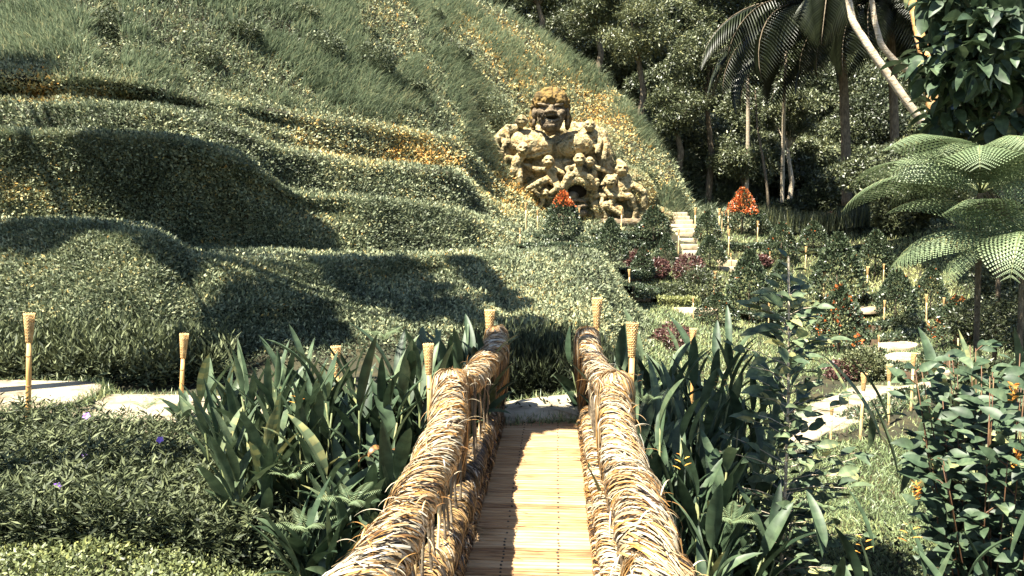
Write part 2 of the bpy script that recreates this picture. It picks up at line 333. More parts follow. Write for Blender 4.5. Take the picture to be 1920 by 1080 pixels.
TP[...,0] = hdir[0]*Dn + rgt[0]*XN; TP[...,1] = hdir[1]*Dn + rgt[1]*XN; TP[...,2] = Zn
nu, nv = TD.shape
idx = (np.arange(nu)[:,None]*nv+np.arange(nv)[None,:])
quads = np.stack([idx[:-1,:-1], idx[1:,:-1], idx[1:,1:], idx[:-1,1:]], -1).reshape(-1, 4)
Vt = TP.reshape(-1, 3)
terrain = link('hillside', mesh_np('hillside', Vt, [quads], None, True), M['soil'])
tag(terrain, 'terraced green hillside and garden ground', 'terrain', None, 'structure')
bvh = BVHTree.FromPolygons([tuple(v) for v in Vt], [tuple(q) for q in quads.tolist()])
def hit(px, py):
    d = fwd*F + rgt*(px-960) + upv*(540-py)
    loc, nrm, i, dist = bvh.ray_cast(Vector((0, 0, EYE)), Vector(d).normalized())
    if loc is None: return P(px, py, 45)
    return np.array(loc)
def drop(x, y, z=40):
    loc, nrm, i, dist = bvh.ray_cast(Vector((x, y, z)), Vector((0, 0, -1)))
    return loc[2] if loc is not None else -1.5
g = MB(); g.add([(-600,-300,-2.6),(600,-300,-2.6),(600,900,-2.6),(-600,900,-2.6)], [[0,1,2,3]])
tag(g.build('ground', M['soil']), 'dark ground far beyond the garden', 'ground', None, 'structure')

# face data for scattering
fc = TP[:-1,:-1], TP[1:,:-1], TP[1:,1:], TP[:-1,1:]
A_, B_, C_, D__ = [q.reshape(-1, 3) for q in fc]
fn = np.cross(C_-A_, D__-B_); farea = np.linalg.norm(fn, axis=1)*.5; fn = unit(fn)
fcen = (A_+B_+C_+D__)/4; fdep = depth(fcen)
fU = ((UU[:-1,:-1]+UU[1:,1:])*.5).reshape(-1); fV = ((VV[:-1,:-1]+VV[1:,1:])*.5).reshape(-1)
viewd = unit(fcen-np.array([0, 0, EYE])); fn[np.sum(viewd*fn, axis=1) > .15] *= -1; facing = -np.sum(viewd*fn, axis=1)
def scatter(n, wt, power=2.0):
    w_ = farea*wt*np.clip(facing+.15, .04, 1)/np.maximum(fdep, 3)**power
    w_ = w_*((fU > -260) & (fU < 2180)); w_ = w_/w_.sum()
    k = rng.choice(len(w_), n, p=w_); a, b = rng.random((2, n))[:, :, None]
    p = (A_[k]*(1-a)+B_[k]*a)*(1-b) + (D__[k]*(1-a)+C_[k]*a)*b
    return p, fn[k], fU[k], fV[k]
def sstep(x, a, b):
    t = np.clip((x-a)/(b-a), 0, 1); return t*t*(3-2*t)
# ------------------------------------------------------------------ hill vegetation (stuff)
lipdist = np.min(np.abs(fV[:,None]-np.array([6.0, 8.0, 10.0, 12.0])[None]), axis=1)
onhill = sstep(fV, 5.0, 5.4)*(1-sstep(fU, 1150, 1240)*(fV < 12.8))
def ochre(p, u, v):
    """where the photo's slope is yellow and orange rather than green"""
    n1 = fbm(p*np.array([.35, .35, .5]), 3); n2 = fbm(p*1.6+5, 2)
    z = .29+.34*n1+.24*n2
    z += .50*np.exp(-((u-730)/150)**2-((v-11.2)/1.1)**2)
    z += .50*np.exp(-((u-1070)/150)**2)*sstep(v, 11.9, 12.6)*(1-sstep(v, 14.6, 15.3))
    z += .30*np.exp(-((u-60)/130)**2-((v-11.6)/.7)**2)
    z += .30*np.exp(-((u-960)/60)**2-((v-11.5)/2.0)**2)
    z += .25*np.exp(-((u-800)/200)**2-((v-14.3)/.5)**2)
    return z
# low creeping leaves
p, n, u, v = scatter(560000, onhill*(1-.25*sstep(fV, 12.9, 13.5)))
N_ = len(p); D_ = depth(p)
d = unit(rdir(N_)*1.0+n*.55+np.array([0, -.1, .0])); nn = rdir(N_)*.8+n*.4+np.array([0, 0, .6])
sz = (.020+.0029*D_)*(.5+1.1*rng.random(N_)**1.3)
tn = np.clip(ochre(p, u, v)+.19*rng.normal(size=N_), 0, 1)
cl_ = np.clip(.5+.9*fbm(p*np.array([1,1,1.6])*(2.2 if 1 else 1), 2), 0, 1.2)
p = p+n*((rng.random(N_)**1.5*.05+cl_*.06)*(.4+.035*D_))[:,None]
me = soup('creeper', p, d, nn, sz, sz*.45, 'leaf', tn)
tag(link('creeper', me, M['hill']), 'low creeping leaves covering the terraces of the hill', 'ground cover', None, 'stuff')
# tall grass: upper slope, terrace lips
lipg = np.exp(-(lipdist/.13)**2)
wt = onhill*(.75*sstep(fV, 12.7, 13.2)+1.3*lipg+.22)*(1-.85*np.exp(-((fU-1080)/150)**2)*sstep(fV, 12.5, 13)*(1-sstep(fV, 14.2, 15)))
nb = .5+.5*fbm(fcen*.45+31, 2)
wt *= .10+1.8*sstep(nb, .36, .6)
p, n, u, v = scatter(170000, wt)
N_ = len(p); D_ = depth(p); up_ = np.array([0, 0, 1.0])
down = unit(n*np.array([1, 1, 0])+1e-3+rdir(N_)*.35)
d = unit(up_+rdir(N_)*.33+down*.25)
up1 = sstep(v, 12.4, 13.2)
L_ = (.045+.0038*D_)*(.6+.8*rng.random(N_))*(1+2.0*up1)
L_ *= 1+1.4*np.exp(-((v-12.35)/.35)**2)*(u < 640)*(u > 90)
tn = np.clip(.42+.30*fbm(p*.8, 2)+.30*rng.normal(size=N_)+.2*ochre(p, u, v)-.05+.22*np.exp(-((v-np.round(v))/.15)**2)*(v < 12.5), 0, 1)  # blades tinted paler along the terrace lips to suggest lit edges
me = soup('tall_grass', p, d, down, L_, (.004+.0011*D_)*(.5+.9*rng.random(N_)), 'blade2', tn, .5+1.3*rng.random(N_))
tag(link('tall_grass', me, M['grass']), 'long pale grass on the upper slope and terrace edges', 'grass', None, 'stuff')
# dark weedy bushes scattered on the upper slope
def bush_mesh(name, n, rx, ry, rz, leaf, seed, tone0=.35, wid=.45, shell=.5):
    dd = rdir(n); r = (shell+(1-shell)*rng.random(n)**.5)
    lump = 1+.25*fbm(dd*2.1+seed, 2)
    p_ = dd*(r*lump)[:,None]*np.array([rx, ry, rz])+np.array([0, 0, rz*.85]); p_[:,2] = np.abs(p_[:,2])
    sz = leaf*(.6+.8*rng.random(n))
    return soup(name, p_, unit(dd*.8+rdir(n)*.9+np.array([0,0,.1])), rdir(n)+np.array([0,0,.8]), sz, sz*wid, 'leaf2', np.clip(tone0+.2*rng.normal(size=n), 0, .89))
# garden ground: lawns and weeds
gard = (1-onhill)*sstep(fU, 1040, 1120)*sstep(fV, 2.0, 2.6)
hidepath = (1-(np.abs(fV-4.5) < .55)*(fU > 1500)*(fU < 1800)*.9)*(1-.9*(fU > 1244)*(fU < 1308)*(fV > 9))
p, n, u, v = scatter(150000, gard*hidepath)
N_ = len(p); D_ = depth(p)
L_ = (.035+.0035*D_)*(.5+rng.random(N_)); 
tn = np.clip(.50+.35*fbm(p*.7+2, 3)+.2*rng.normal(size=N_)+.22*sstep(v, 6, 7)+.35*np.exp(-((u-1700)/90)**2-((v-10.3)/2)**2), 0, 1)
me = soup('lawn_grass', p, unit(np.array([0,0,1.0])+rdir(N_)*.8), rdir(N_), L_, (.003+.0010*D_), 'blade2', tn, .3+rng.random(N_))
tag(link('lawn_grass', me, M['lawn']), 'short green lawn between the garden terraces', 'grass', None, 'stuff')
# jungle floor beyond the garden
# ------------------------------------------------------------------ foreground ground covers (stuff)
fl = (fU < 1000)*(fV < 3.6)
p, n, u, v = scatter(60000, (fU < 760)*(fV > .8)*(fV < 2.0), 1.6)
def proj(p_):
    q = p_-np.array([0, 0, EYE]); z_ = q@fwd
    return 960+F*(q@rgt)/z_, 540-F*(q@upv)/z_
N_ = len(p); D_ = depth(p)
mound = .10*(1+fbm(p*2.2, 2))
p = p+np.stack([0*mound, 0*mound, mound*rng.random(N_)**.5+.02], 1)
sz = .030*(.6+.9*rng.random(N_))
me = soup('leafy_ground_cover', p, unit(rdir(N_)+np.array([0,0,.3])), rdir(N_)+np.array([0,0,1.2]), sz, sz*.55, 'leaf2', np.clip(.50+.3*fbm(p*1.4+7, 2)+.2*rng.normal(size=N_), 0, 1))
tag(link('ground_cover', me, M['cover']), 'yellow-green mat of small leaves at the lower left corner', 'ground cover', None, 'stuff')
# upright leafy stems: dark flower bed left of the bridge, strip behind the path, hedge at the bridge end
def stems_bed(name, stems, h, leafL, leafW, per, mat, label, cat, tone0=.45, up=.55):
    ns = len(stems); hh = h*(.65+.5*rng.random(ns))
    base = np.repeat(stems, per, 0); t = rng.random(ns*per)**.8; H = np.repeat(hh, per)
    lean = np.repeat(rdir(ns)*.18, per, 0)
    p_ = base+np.stack([lean[:,0]*H*t, lean[:,1]*H*t, H*t], 1)
    out = unit(rdir(ns*per)*np.array([1, 1, .35]))
    dd = unit(out*(1-up*t[:,None])+np.array([0, 0, 1])*(.15+up*t[:,None]*1.3))
    sz = leafL*(.6+.7*rng.random(ns*per))
    me_ = soup(name, p_, dd+.35*rdir(ns*per), -out-np.array([0, 0, 1.0])+.7*rdir(ns*per), sz, sz*leafW, 'leaf2', np.clip(tone0+.30*rng.normal(size=ns*per)+.25*(t-.5), 0, 1))
    return tag(link(name, me_, mat), label, cat, None, 'stuff')
p, n, u, v = scatter(5200, (fU < 640)*(fV > 1.5)*(fV < 2.95)*(1-.6*sstep(fU, 480, 640)), 1.2)
bed = stems_bed('flower_bed', p, .40, .068, .22, 19, M['bed'], 'dark bed of narrow-leaved plants with violet flowers left of the bridge', 'flower bed', .5, .25)
p, n, u, v = scatter(1900, (fU < 430)*(fV > 4.88)*(fV < 5.15), 1.2)
stems_bed('border_plants', p, .48, .10, .22, 12, M['bed'], 'strip of dark narrow-leaved plants between the pale path and the hill', 'plants', .62)
p, n, u, v = scatter(1500, (fU > 870)*(fU < 1190)*(fV > 4.35)*(fV < 4.9), 1.0)
stems_bed('dark_hedge', p, .52, .11, .15, 18, M['bed'], 'dark hedge of upright leaves behind the end of the bridge', 'hedge', .12, .8)
p, n, u, v = scatter(30000, (fU > 560)*(fU < 1150)*(fV < 4.2)*(fV > .6)+(fU > 1150)*(fV < 2.6)*(fV > .6), 1.4)
N_ = len(p); sz = .06*(.5+rng.random(N_))
me = soup('undergrowth', p+np.stack([0*sz, 0*sz, rng.random(N_)*.22], 1), unit(rdir(N_)+np.array([0,0,.5])), rdir(N_)+np.array([0,0,1.]), sz, sz*.4, 'leaf2', np.clip(.35+.3*rng.normal(size=N_), 0, 1))
tag(link('undergrowth', me, M['bed']), 'dark tangled undergrowth beneath the bridge plants', 'undergrowth', None, 'stuff')
# rounded cushions of tiny leaves at lower right
def cushion(name, px, py, D, r, h, n, mat, label, leaf=.03, tone=.5, cat='shrub', group=None):
    c = P(px, py, D); zb = drop(c[0], c[1])
    me_ = bush_mesh(name, n, r, r, h, leaf, px*.1, tone, .55, .7)
    o = link(name, me_, mat); o.location = (c[0], c[1], zb-.05)
    return tag(o, label, cat, group)
cushion('ground_shrub', 1420, 1050, 4.3, .42, .55, 9000, M['cover'], 'rounded cushion of tiny green leaves at the foot of the leafy sapling', .028, .42)
cushion('ground_shrub', 1490, 1040, 4.9, .34, .5, 6500, M['cover'], 'darker leafy cushion right of the sapling stem', .028, .3)
cushion('ground_shrub', 1335, 1060, 3.9, .34, .45, 6000, M['cover'], 'low leafy cushion beside the right handrail end', .028, .4)
cushion('ground_shrub', 1610, 1075, 4.1, .40, .42, 8000, M['cover'], 'bright yellow-green cushion at the bottom right edge', .028, .72)
cushion('ground_shrub', 1560, 985, 5.4, .3, .35, 4000, M['cover'], 'small leafy mound in the shade below the torches', .03, .4)
fl_me = None
def flower_mesh():
    n = 5; a = np.arange(n)/n*2*PI
    dd = np.stack([np.cos(a), np.sin(a), .35+0*a], 1)
    return soup('flower', np.zeros((n, 3)), dd, np.tile([0, 0, -1.0], (n, 1)), .030, .028, 'broad', rng.random(n), .5)
fl_me = flower_mesh(); fl_me.materials.append(M['purple'])
for (px, py) in [(155,853),(108,912),(92,967),(38,960),(281,968),(300,560+265),(162,780)]:
    q = P(px, py, 4.75 if py > 900 else 5.5)
    o = link('flower', fl_me, None, bed); o.location = q; o.rotation_euler = (math.radians(50), .3*random.random(), random.random()); o['label'] = 'violet flower'

# ------------------------------------------------------------------ path slabs, steps
RIMS = []
def slab(name, pts, thick, mat, label, cat='path slab', group=None, kind=None, zs=None, dome=.0):
    """pts: world outline (x, y, z)"""
    pts = np.array(pts); n0 = len(pts)
    # catmull subdivide + wobble
    out = []
    for i in range(n0):
        a, b, c_, e = pts[(i-1) % n0], pts[i], pts[(i+1) % n0], pts[(i+2) % n0]
        for t in np.linspace(0, 1, 8, endpoint=False):
            out.append(.5*((2*b)+(-a+c_)*t+(2*a-5*b+4*c_-e)*t*t+(-a+3*b-3*c_+e)*t**3))
    o = np.array(out); o[:,:2] += .02*rng.normal(size=(len(o), 2))*np.linalg.norm(pts.max(0)-pts.min(0))*.1
    c = o.mean(0); k = len(o); rings = [1.0, .985, .94, .75, .45, .12]; zo = [-.02, -.004, 0, dome*.5, dome*.9, dome]
    V = [np.column_stack([o[:,:2], o[:,2]-thick])]
    for r_, z_ in zip(rings, zo):
        q = c+(o-c)*r_; q[:,2] += z_+.006*fbm(q*6, 2); V.append(q)
    V = np.vstack(V); Q = []
    for j in range(len(rings)):
        for i in range(k): Q.append([j*k+i, j*k+(i+1) % k, (j+1)*k+(i+1) % k, (j+1)*k+i])
    b = MB(); b.add(V, Q); lastr = len(rings)*k
    b.add(np.vstack([V[lastr:lastr+k], c+np.array([0,0,dome])]), (), [[i, (i+1) % k, k] for i in range(k)])
    o_ = b.build(name, mat, None, True)
    if name == 'path': RIMS.append(o)
    return tag(o_, label, cat, group, kind)
OP = onplane
slab('path', [OP(-320,738,.06),OP(-60,714,.06),OP(120,713,.06),OP(186,717,.06),OP(180,735,.06),OP(130,752,.06),OP(40,764,.06),OP(-60,770,.06),OP(-320,800,.06)], .35, M['concrete'], 'pale path slab at the left edge', 'path', None, 'structure')
slab('path', [OP(130,768,-.02),OP(185,742,-.02),OP(260,738,-.02),OP(390,741,-.02),OP(560,748,-.02),OP(560,800,-.02),OP(420,792,-.02),OP(250,786,-.02),OP(150,784,-.02)], .35, M['concrete'], 'pale path slab left of the bridge', 'path', None, 'structure')
slab('path', [OP(700,775,.0),OP(850,762,.0),OP(960,752,.03),OP(1030,742,.05),OP(1100,736,.05),OP(1160,738,.05),OP(1160,792,.02),OP(1080,784,.03),OP(1020,784,.03),OP(945,790,.02),OP(820,800,0)], .5, M['concrete'], 'pale path across the end of the bridge', 'path', None, 'structure', dome=.05)
slab('path', [OP(1480,775,-1.18),OP(1560,742,-1.18),OP(1610,722,-1.18),OP(1700,722,-1.18),OP(1790,700,-1.18),OP(1830,708,-1.18),OP(1770,730,-1.18),OP(1700,752,-1.18),OP(1640,778,-1.18),OP(1570,806,-1.18),OP(1480,830,-1.18)], .14, M['concrete'], 'pale garden path at the right', 'path', None, 'structure')
def hslab(quad, label, up_=.07, th=.16, mat='step'):
    pts = [hit(a, b) for a, b in quad]; z = np.mean([q[2] for q in pts])+up_
    return slab('step', [onplane(a, b, z) for a, b in quad], th, M[mat], label, 'step', 'stone steps through the garden')
hslab([(1648,650),(1660,638),(1705,640),(1722,645),(1700,652)], 'pale stone step behind the trimmed hedge, right of the wide shrub')
hslab([(1655,668),(1680,660),(1742,663),(1748,669),(1700,675),(1665,674)], 'wide pale stone step just behind the nearest right torches')
hslab([(1733,690),(1745,684),(1785,686),(1795,692),(1770,698),(1740,697)], 'pale stone step half hidden by the leafy shrub at the right')
hslab([(1590,653),(1600,648),(1645,649),(1645,655),(1600,657)], 'narrow pale stone ledge left of the garden steps')
hslab([(1590,580),(1595,574),(1655,573),(1660,579),(1630,583)], 'brown-edged stone ledge below the pair of torches', .05, .10)
hslab([(1232,582),(1240,576),(1335,577),(1340,582),(1290,585)], 'thin stone ledge on the lawn behind the right handrail', .06, .12)
for i, (y0, x0, x1) in enumerate([(500,1352,1382),(488,1350,1380),(470,1283,1308),(458,1280,1307),(447,1277,1306),(436,1270,1303),(428,1263,1302),(420,1258,1300),(412,1254,1296),(405,1250,1290),(398,1248,1286)]):
    D0 = depth(hit((x0+x1)/2, y0)); D0 = min(D0, 30+ (510-y0)*.07)
    D0 = depth(hit((x0+x1)/2, y0))-.5; a = P(x0, y0, D0); b_ = P(x1, y0, D0); mb = MB(); cc = (a+b_)/2; wdt = np.linalg.norm(b_-a)/2
    mb.box(cc+np.array([0, .45, -.16]), (wdt*1.15, .55, .16)); o = mb.build('step', M['step'])
    bm_ = o.modifiers.new('bevel', 'BEVEL'); bm_.width = .04; bm_.segments = 2
    nm = ['lowest','second lowest','third lowest','fourth lowest','fifth lowest','middle','fifth highest','fourth highest','third highest','second highest','topmost'][i]
    tag(o, nm+' stone step of the stair right of the carved giant', 'step', 'stone steps through the garden')

rp_ = np.vstack([np.repeat(o, 26, 0) for o in RIMS]); rp_ = rp_[(depth(rp_) > 4) & (depth(rp_) < 16)]; nr_ = len(rp_)
rp_ = rp_+rng.normal(size=(nr_, 3))*np.array([.05, .05, .0])+np.array([0, 0, -.05])
tag(link('edge_grass', soup('edge_grass', rp_, np.array([0,0,1.0])+.55*rng.normal(size=(nr_, 3)), rdir(nr_), .10*(.4+rng.random(nr_)), .010, 'blade2', np.clip(.45+.3*rng.normal(size=nr_), 0, 1), .3+1.2*rng.random(nr_)), M['lawn']), 'grass growing over the rims of the pale paths', 'grass', None, 'stuff')
nr_ = 420; k_ = rng.integers(0, len(RIMS), nr_); rp_ = np.array([RIMS[k].mean(0)+(RIMS[k][rng.integers(0, len(RIMS[k]))]-RIMS[k].mean(0))*rng.random()**.6 for k in k_])+np.array([0, 0, .012])
tag(link('leaf_litter', soup('leaf_litter', rp_, rdir(nr_)*np.array([1,1,.1]), np.array([0,0,-1.0])+.3*rng.normal(size=(nr_, 3)), .035*(.5+rng.random(nr_)), .014, 'leaf2', rng.uniform(.1, .5, nr_)), M['straw']), 'small dry leaves fallen on the pale paths', 'leaf litter', None, 'stuff')
# ------------------------------------------------------------------ footbridge
BX = -0.13
bridge = empty('footbridge', (BX, 3.6, 0), 0, 'narrow wooden footbridge with handrails wrapped in dry palm fibre', 'footbridge')
def rel(V): return np.asarray(V)-np.array([BX, 3.6, 0])
mb = MB(); sb = MB(); y = .55; HW = .352
while y < 6.78:
    pw = .066+.006*random.random(); 
    hw = HW; tilt = .003*rng.normal()
    V = []
    xs = np.linspace(-hw-.01*random.random(), hw+.01*random.random(), 7)
    for (dy, dz) in ((-pw/2, -.03), (-pw/2, -.004), (-pw/2+.005, 0), (-.002, .0005), (0, -.010), (.002, .0005), (pw/2-.005, 0), (pw/2, -.004), (pw/2, -.03)):
        for x in xs: V.append((x, y-3.6+dy+.0015*math.sin(x*9+y*7), dz+tilt*x+.0008*rng.normal()))
    q = []
    for r in range(8):
        for c in range(6): q.append([r*7+c, r*7+c+1, (r+1)*7+c+1, (r+1)*7+c])
    mb.add(V, q, (), float(np.clip(.5+.2*rng.normal(), 0, 1)))
    for sx in (-.145, .145):
        for k in ((-.02,) if y > 4 else (-.02, .02)):
            sb.tube([(sx+.004*rng.normal(), y-3.6+k, -.002), (sx, y-3.6+k, .0035)], .0065, 7)
    y += pw+.012
deck = mb.build('deck', M['wood'], bridge); sb.build('screw', M['screw'], deck)
mb = MB()
for sx in (-.28, 0, .28): mb.box((sx, 0, -.09), (.035, 3.15, .05))
mb.build('joist', M['gap'], bridge)
def along(path, n):
    path = np.asarray(path); s = np.concatenate([[0], np.cumsum(np.linalg.norm(np.diff(path, axis=0), axis=1))]); u = np.linspace(0, s[-1], n)
    return np.stack([np.interp(u, s, path[:,i]) for i in range(3)], 1), s[-1]
def wrapped(name, path, rad, mat, nstrip, seg=10, sweep=(1.6, 3.4), wdt=(.005, .013), slant=.32, loose=.010, parent=None, rough_end=.15, tb=0.0, inner=True, core=True, hang=False):
    """a roll covered in dry fibre strips, each a thin ribbon lying round the roll"""
    pts, Ln = along(path, 240); tg = unit(np.gradient(pts, axis=0)); a = unit(np.cross(tg, [0, 0, 1.0])); b = np.cross(a, tg)
    s0 = rng.random(nstrip)*Ln*1.02; ph0 = rng.uniform(0, 2*PI, nstrip); sw = rng.uniform(*sweep, nstrip)
    sl = slant*(.75+.5*rng.random(nstrip))*(1+.35*np.sin(s0*5.0)); wd = rng.uniform(*wdt, nstrip); lay = rng.random(nstrip)
    lo = loose*rng.random(nstrip)**2.2
    bundle = .16*np.sin(s0*7+3*np.sin(ph0+1))   # strips gather into bundles
    t = np.linspace(0, 1, seg+1)
    ph = ph0[:,None]+sw[:,None]*(t[None]-.5)
    ss = s0[:,None]+sl[:,None]*(t[None]-.5)*.55+bundle[:,None]*.2*np.sin(PI*t[None])
    ss = np.clip(ss, -.03, Ln+.03); fi = np.clip(ss/Ln, 0, 1)*239; i0 = np.clip(fi.astype(int), 0, 238); fr = (fi-i0)[...,None]
    c = pts[i0]*(1-fr)+pts[i0+1]*fr; A = a[i0]; B = b[i0]; T_ = tg[i0]
    rr = (rad(fi/239) if callable(rad) else rad)
    rr = rr*(1+.09*np.sin(ss*11)+.04*np.sin(ss*29+ph))+.024*lay[:,None]+lo[:,None]*(2*t[None]-1)**2*1.5+ .004*np.sin(7*t[None]+ph0[:,None])
    O = np.cos(ph)[...,None]*A+np.sin(ph)[...,None]*B
    p_ = c+O*rr[...,None]
    dirs = unit(np.gradient(p_, axis=1)); side = unit(np.cross(dirs, O)+.22*rng.normal(size=(nstrip, 1, 1))*O)
    ww = wd[:,None]*(.25+.75*np.sin(PI*np.clip(t*.92+.04, 0, 1))[None]**.5)*.5
    Lf = p_-side*ww[...,None]; Rt = p_+side*ww[...,None]
    V = np.stack([Lf, Rt], 2).reshape(-1, 3); k = (seg+1)*2
    base = (np.arange(nstrip)*k)[:,None,None]; j = np.arange(seg)*2
    q = (base+np.stack([j, j+1, j+3, j+2], -1)[None]).reshape(-1, 4)
    patch = fbm(np.stack([s0*2.2, ph0*.7, 0*s0+tb*9], 1), 2)
    tn = np.clip(.54+tb+.27*rng.normal(size=nstrip)+.50*patch-.6*(rng.random(nstrip) < .17), 0, 1)
    me_ = mesh_np(name, V, [q], [np.repeat(tn, seg)])
    o = link(name, me_, mat, parent)
    if core:
        m2 = MB(); m2.tube(pts[::6], [ (rad(x) if callable(rad) else rad)*.93 for x in np.linspace(0, 1, 240)[::6]], 14)
        cc = m2.build('core', M['core'], o, True)
    return o
def OFF(y, sx):
    return np.interp(y, [1.8, 3, 3.9, 4.5, 5.2, 6.5], [.385, .415, .46, .52, .45, .405] if sx < 0 else [.42, .43, .46, .49, .45, .405])
PY = {-1: (1.72, 4.51, 6.59), 1: (2.06, 4.51, 6.59)}
def rail_path(sx, y0=.5, y1=6.62):
    ys = np.linspace(y0, y1, 60); k = np.interp(ys, [-.6, *PY[sx]], [0, 1, 2, 3])   # posts at y = 2.43, 4.51, 6.59
    sag = np.sin(PI*(k-np.floor(k)))
    z = .735-.10*sag**1.3+.012*np.sin(ys*5+sx)
    x = sx*OFF(ys, sx)+.010*np.sin(ys*2.3+sx)
    return np.stack([x, ys-3.6, z], 1)
for sx in (-1, 1):
    wrapped('handrail', rail_path(sx), lambda t: .071+.008*np.sin(t*17+sx), M['straw'], 6200, parent=bridge, tb=.05, slant=.5*sx if sx > 0 else -.5)
    wrapped('lower_rail', np.stack([np.full(30, sx*.425), np.linspace(-3, 3.0, 30), .10+.015*np.sin(np.linspace(0, 18, 30))], 1), .062, M['strawdark' if sx < 0 else 'straw'], 4200, parent=bridge, tb=.0)  # left lower rail takes the darker straw
    wrapped('edge_binding', np.stack([np.full(30, sx*.358), np.linspace(-3, 3.05, 30), .028+0*np.linspace(0, 1, 30)], 1), .020, M['straw'], 2600, parent=bridge, tb=-.30, sweep=(2, 4), wdt=(.006, .013), slant=.12, loose=.006)
    for py_ in PY[sx]:
        X = sx*float(OFF(py_, sx)); Y = py_-3.6
        # a bound post: strips run up over the dome and hang down as a skirt
        n = 1500; seg = 14; ph = rng.uniform(0, 2*PI, n); t = np.linspace(0, 1, seg+1)
        Lh = rng.uniform(.30, 1.0, n); st = rng.uniform(0, .25, n)
        tt = st[:,None]+(Lh[:,None])*t[None]
        prof_t = [0, .04, .10, .20, .35, .55, .8, 1.1, 1.3]; prof_r = [.005, .055, .092, .112, .110, .10, .075, .05, .045]; prof_z = np.array([.845, .838, .81, .73, .60, .42, .22, .05, -.05])*(.93 if py_ < 3 else 1)
        rr = np.interp(tt, prof_t, prof_r)+.012*rng.random(n)[:,None]+.02*(rng.random(n)**4)[:,None]*t[None]; zz = np.interp(tt, prof_t, prof_z)+.006*rng.normal(size=(n, 1))
        pp = ph[:,None]+(.5*np.sin(tt*4)+.25*rng.normal(size=(n, 1))*t[None])*1.0
        zz = np.maximum(zz, .03)
        p_ = np.stack([X+rr*np.cos(pp)*.95, Y+rr*np.sin(pp)*1.05, zz], -1)
        O = np.stack([np.cos(pp), np.sin(pp), 0*pp], -1); dirs = unit(np.gradient(p_, axis=1)); side = unit(np.cross(dirs, O)+.3*rng.normal(size=(n, 1, 1))*O)
        ww = rng.uniform(.006, .013, n)[:,None]*(.3+.7*np.sin(PI*np.clip(t*.9+.05, 0, 1))[None])*.5
        V = np.stack([p_-side*ww[...,None], p_+side*ww[...,None]], 2).reshape(-1, 3); k = (seg+1)*2
        q = ((np.arange(n)*k)[:,None,None]+np.stack([np.arange(seg)*2, np.arange(seg)*2+1, np.arange(seg)*2+3, np.arange(seg)*2+2], -1)[None]).reshape(-1, 4)
        tn = np.repeat(np.clip(.50+.2*rng.normal(size=n)-.35*(rng.random(n) < .3), 0, 1), seg)
        if True:   # lower skirt strips are darker and browner than the cap
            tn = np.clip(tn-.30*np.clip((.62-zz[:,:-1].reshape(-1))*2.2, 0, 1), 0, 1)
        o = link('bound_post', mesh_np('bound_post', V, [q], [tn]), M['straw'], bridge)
        m2 = MB(); m2.tube([(X, Y, z_*(.88 if py_ < 3 else .962)) for z_ in (-.9, -.2, .05, .2, .42, .6, .74, .82, .852)], [.05, .05, .04, .06, .085, .095, .098, .075, .025], 14)
        m2.build('core', M['core'], o, True)
    # thin bamboo balusters tied between the rails
    for y in np.arange(.9, 6.5, .115):
        kk = float(np.interp(y, [-.6, *PY[sx]], [0, 1, 2, 3])) % 1
        if kk < .10 or kk > .90 or random.random() < .12: continue
        m2 = MB(); x0 = sx*(.42)+.012*rng.normal(); lean = .03*rng.normal()
        pts = [(x0+.004*rng.normal(), y-3.6+lean*i/5, .06+.66*i/6) for i in range(7)]
        m2.tube(pts, [.0065+.003*(i % 2) for i in range(7)], 7)
        m2.build('baluster', M['bark'] if random.random() < .8 else M['bamboopale'], bridge, True)
# frayed strips lying loose on the deck
for (bx, by, n) in ((-.36, 4.05, 11), (-.37, 4.9, 4), (.36, 5.4, 4)):
    pos = np.tile([bx, by-3.6, .03], (n, 1))+.02*rng.normal(size=(n, 3)); a = rng.uniform(-.5, .9, n)
    sg = 1 if bx < 0 else -1
    me_ = soup('loose_strip', pos, np.stack([sg*np.cos(a), np.sin(a), .12+.2*rng.random(n)], 1), np.tile([0,0,-1.0], (n, 1)), rng.uniform(.12, .26, n), .011, 'ribbon', rng.uniform(.2, .6, n), .5)
    link('loose_strip', me_, M['straw'], bridge)
# torn fibre tufts on the handrails
n = 500; ys = rng.uniform(1.2, 6.5, n); sd = rng.choice([-1, 1], n)
rp = {s: rail_path(s) for s in (-1, 1)}
pos = np.array([[np.interp(yy-3.6, rp[s][:,1], rp[s][:,0]), yy-3.6, np.interp(yy-3.6, rp[s][:,1], rp[s][:,2])] for yy, s in zip(ys, sd)])
o_ = unit(rdir(n)*np.array([1, .3, 1])); link('loose_strip', soup('loose_strip', pos+o_*.10, unit(o_*.4+rdir(n)+np.array([0,0,.1])), np.tile([0,0,-1.0], (n, 1)), rng.uniform(.05, .14, n), .005, 'ribbon', rng.uniform(.2, 1, n), 1.4), M['straw'], bridge)

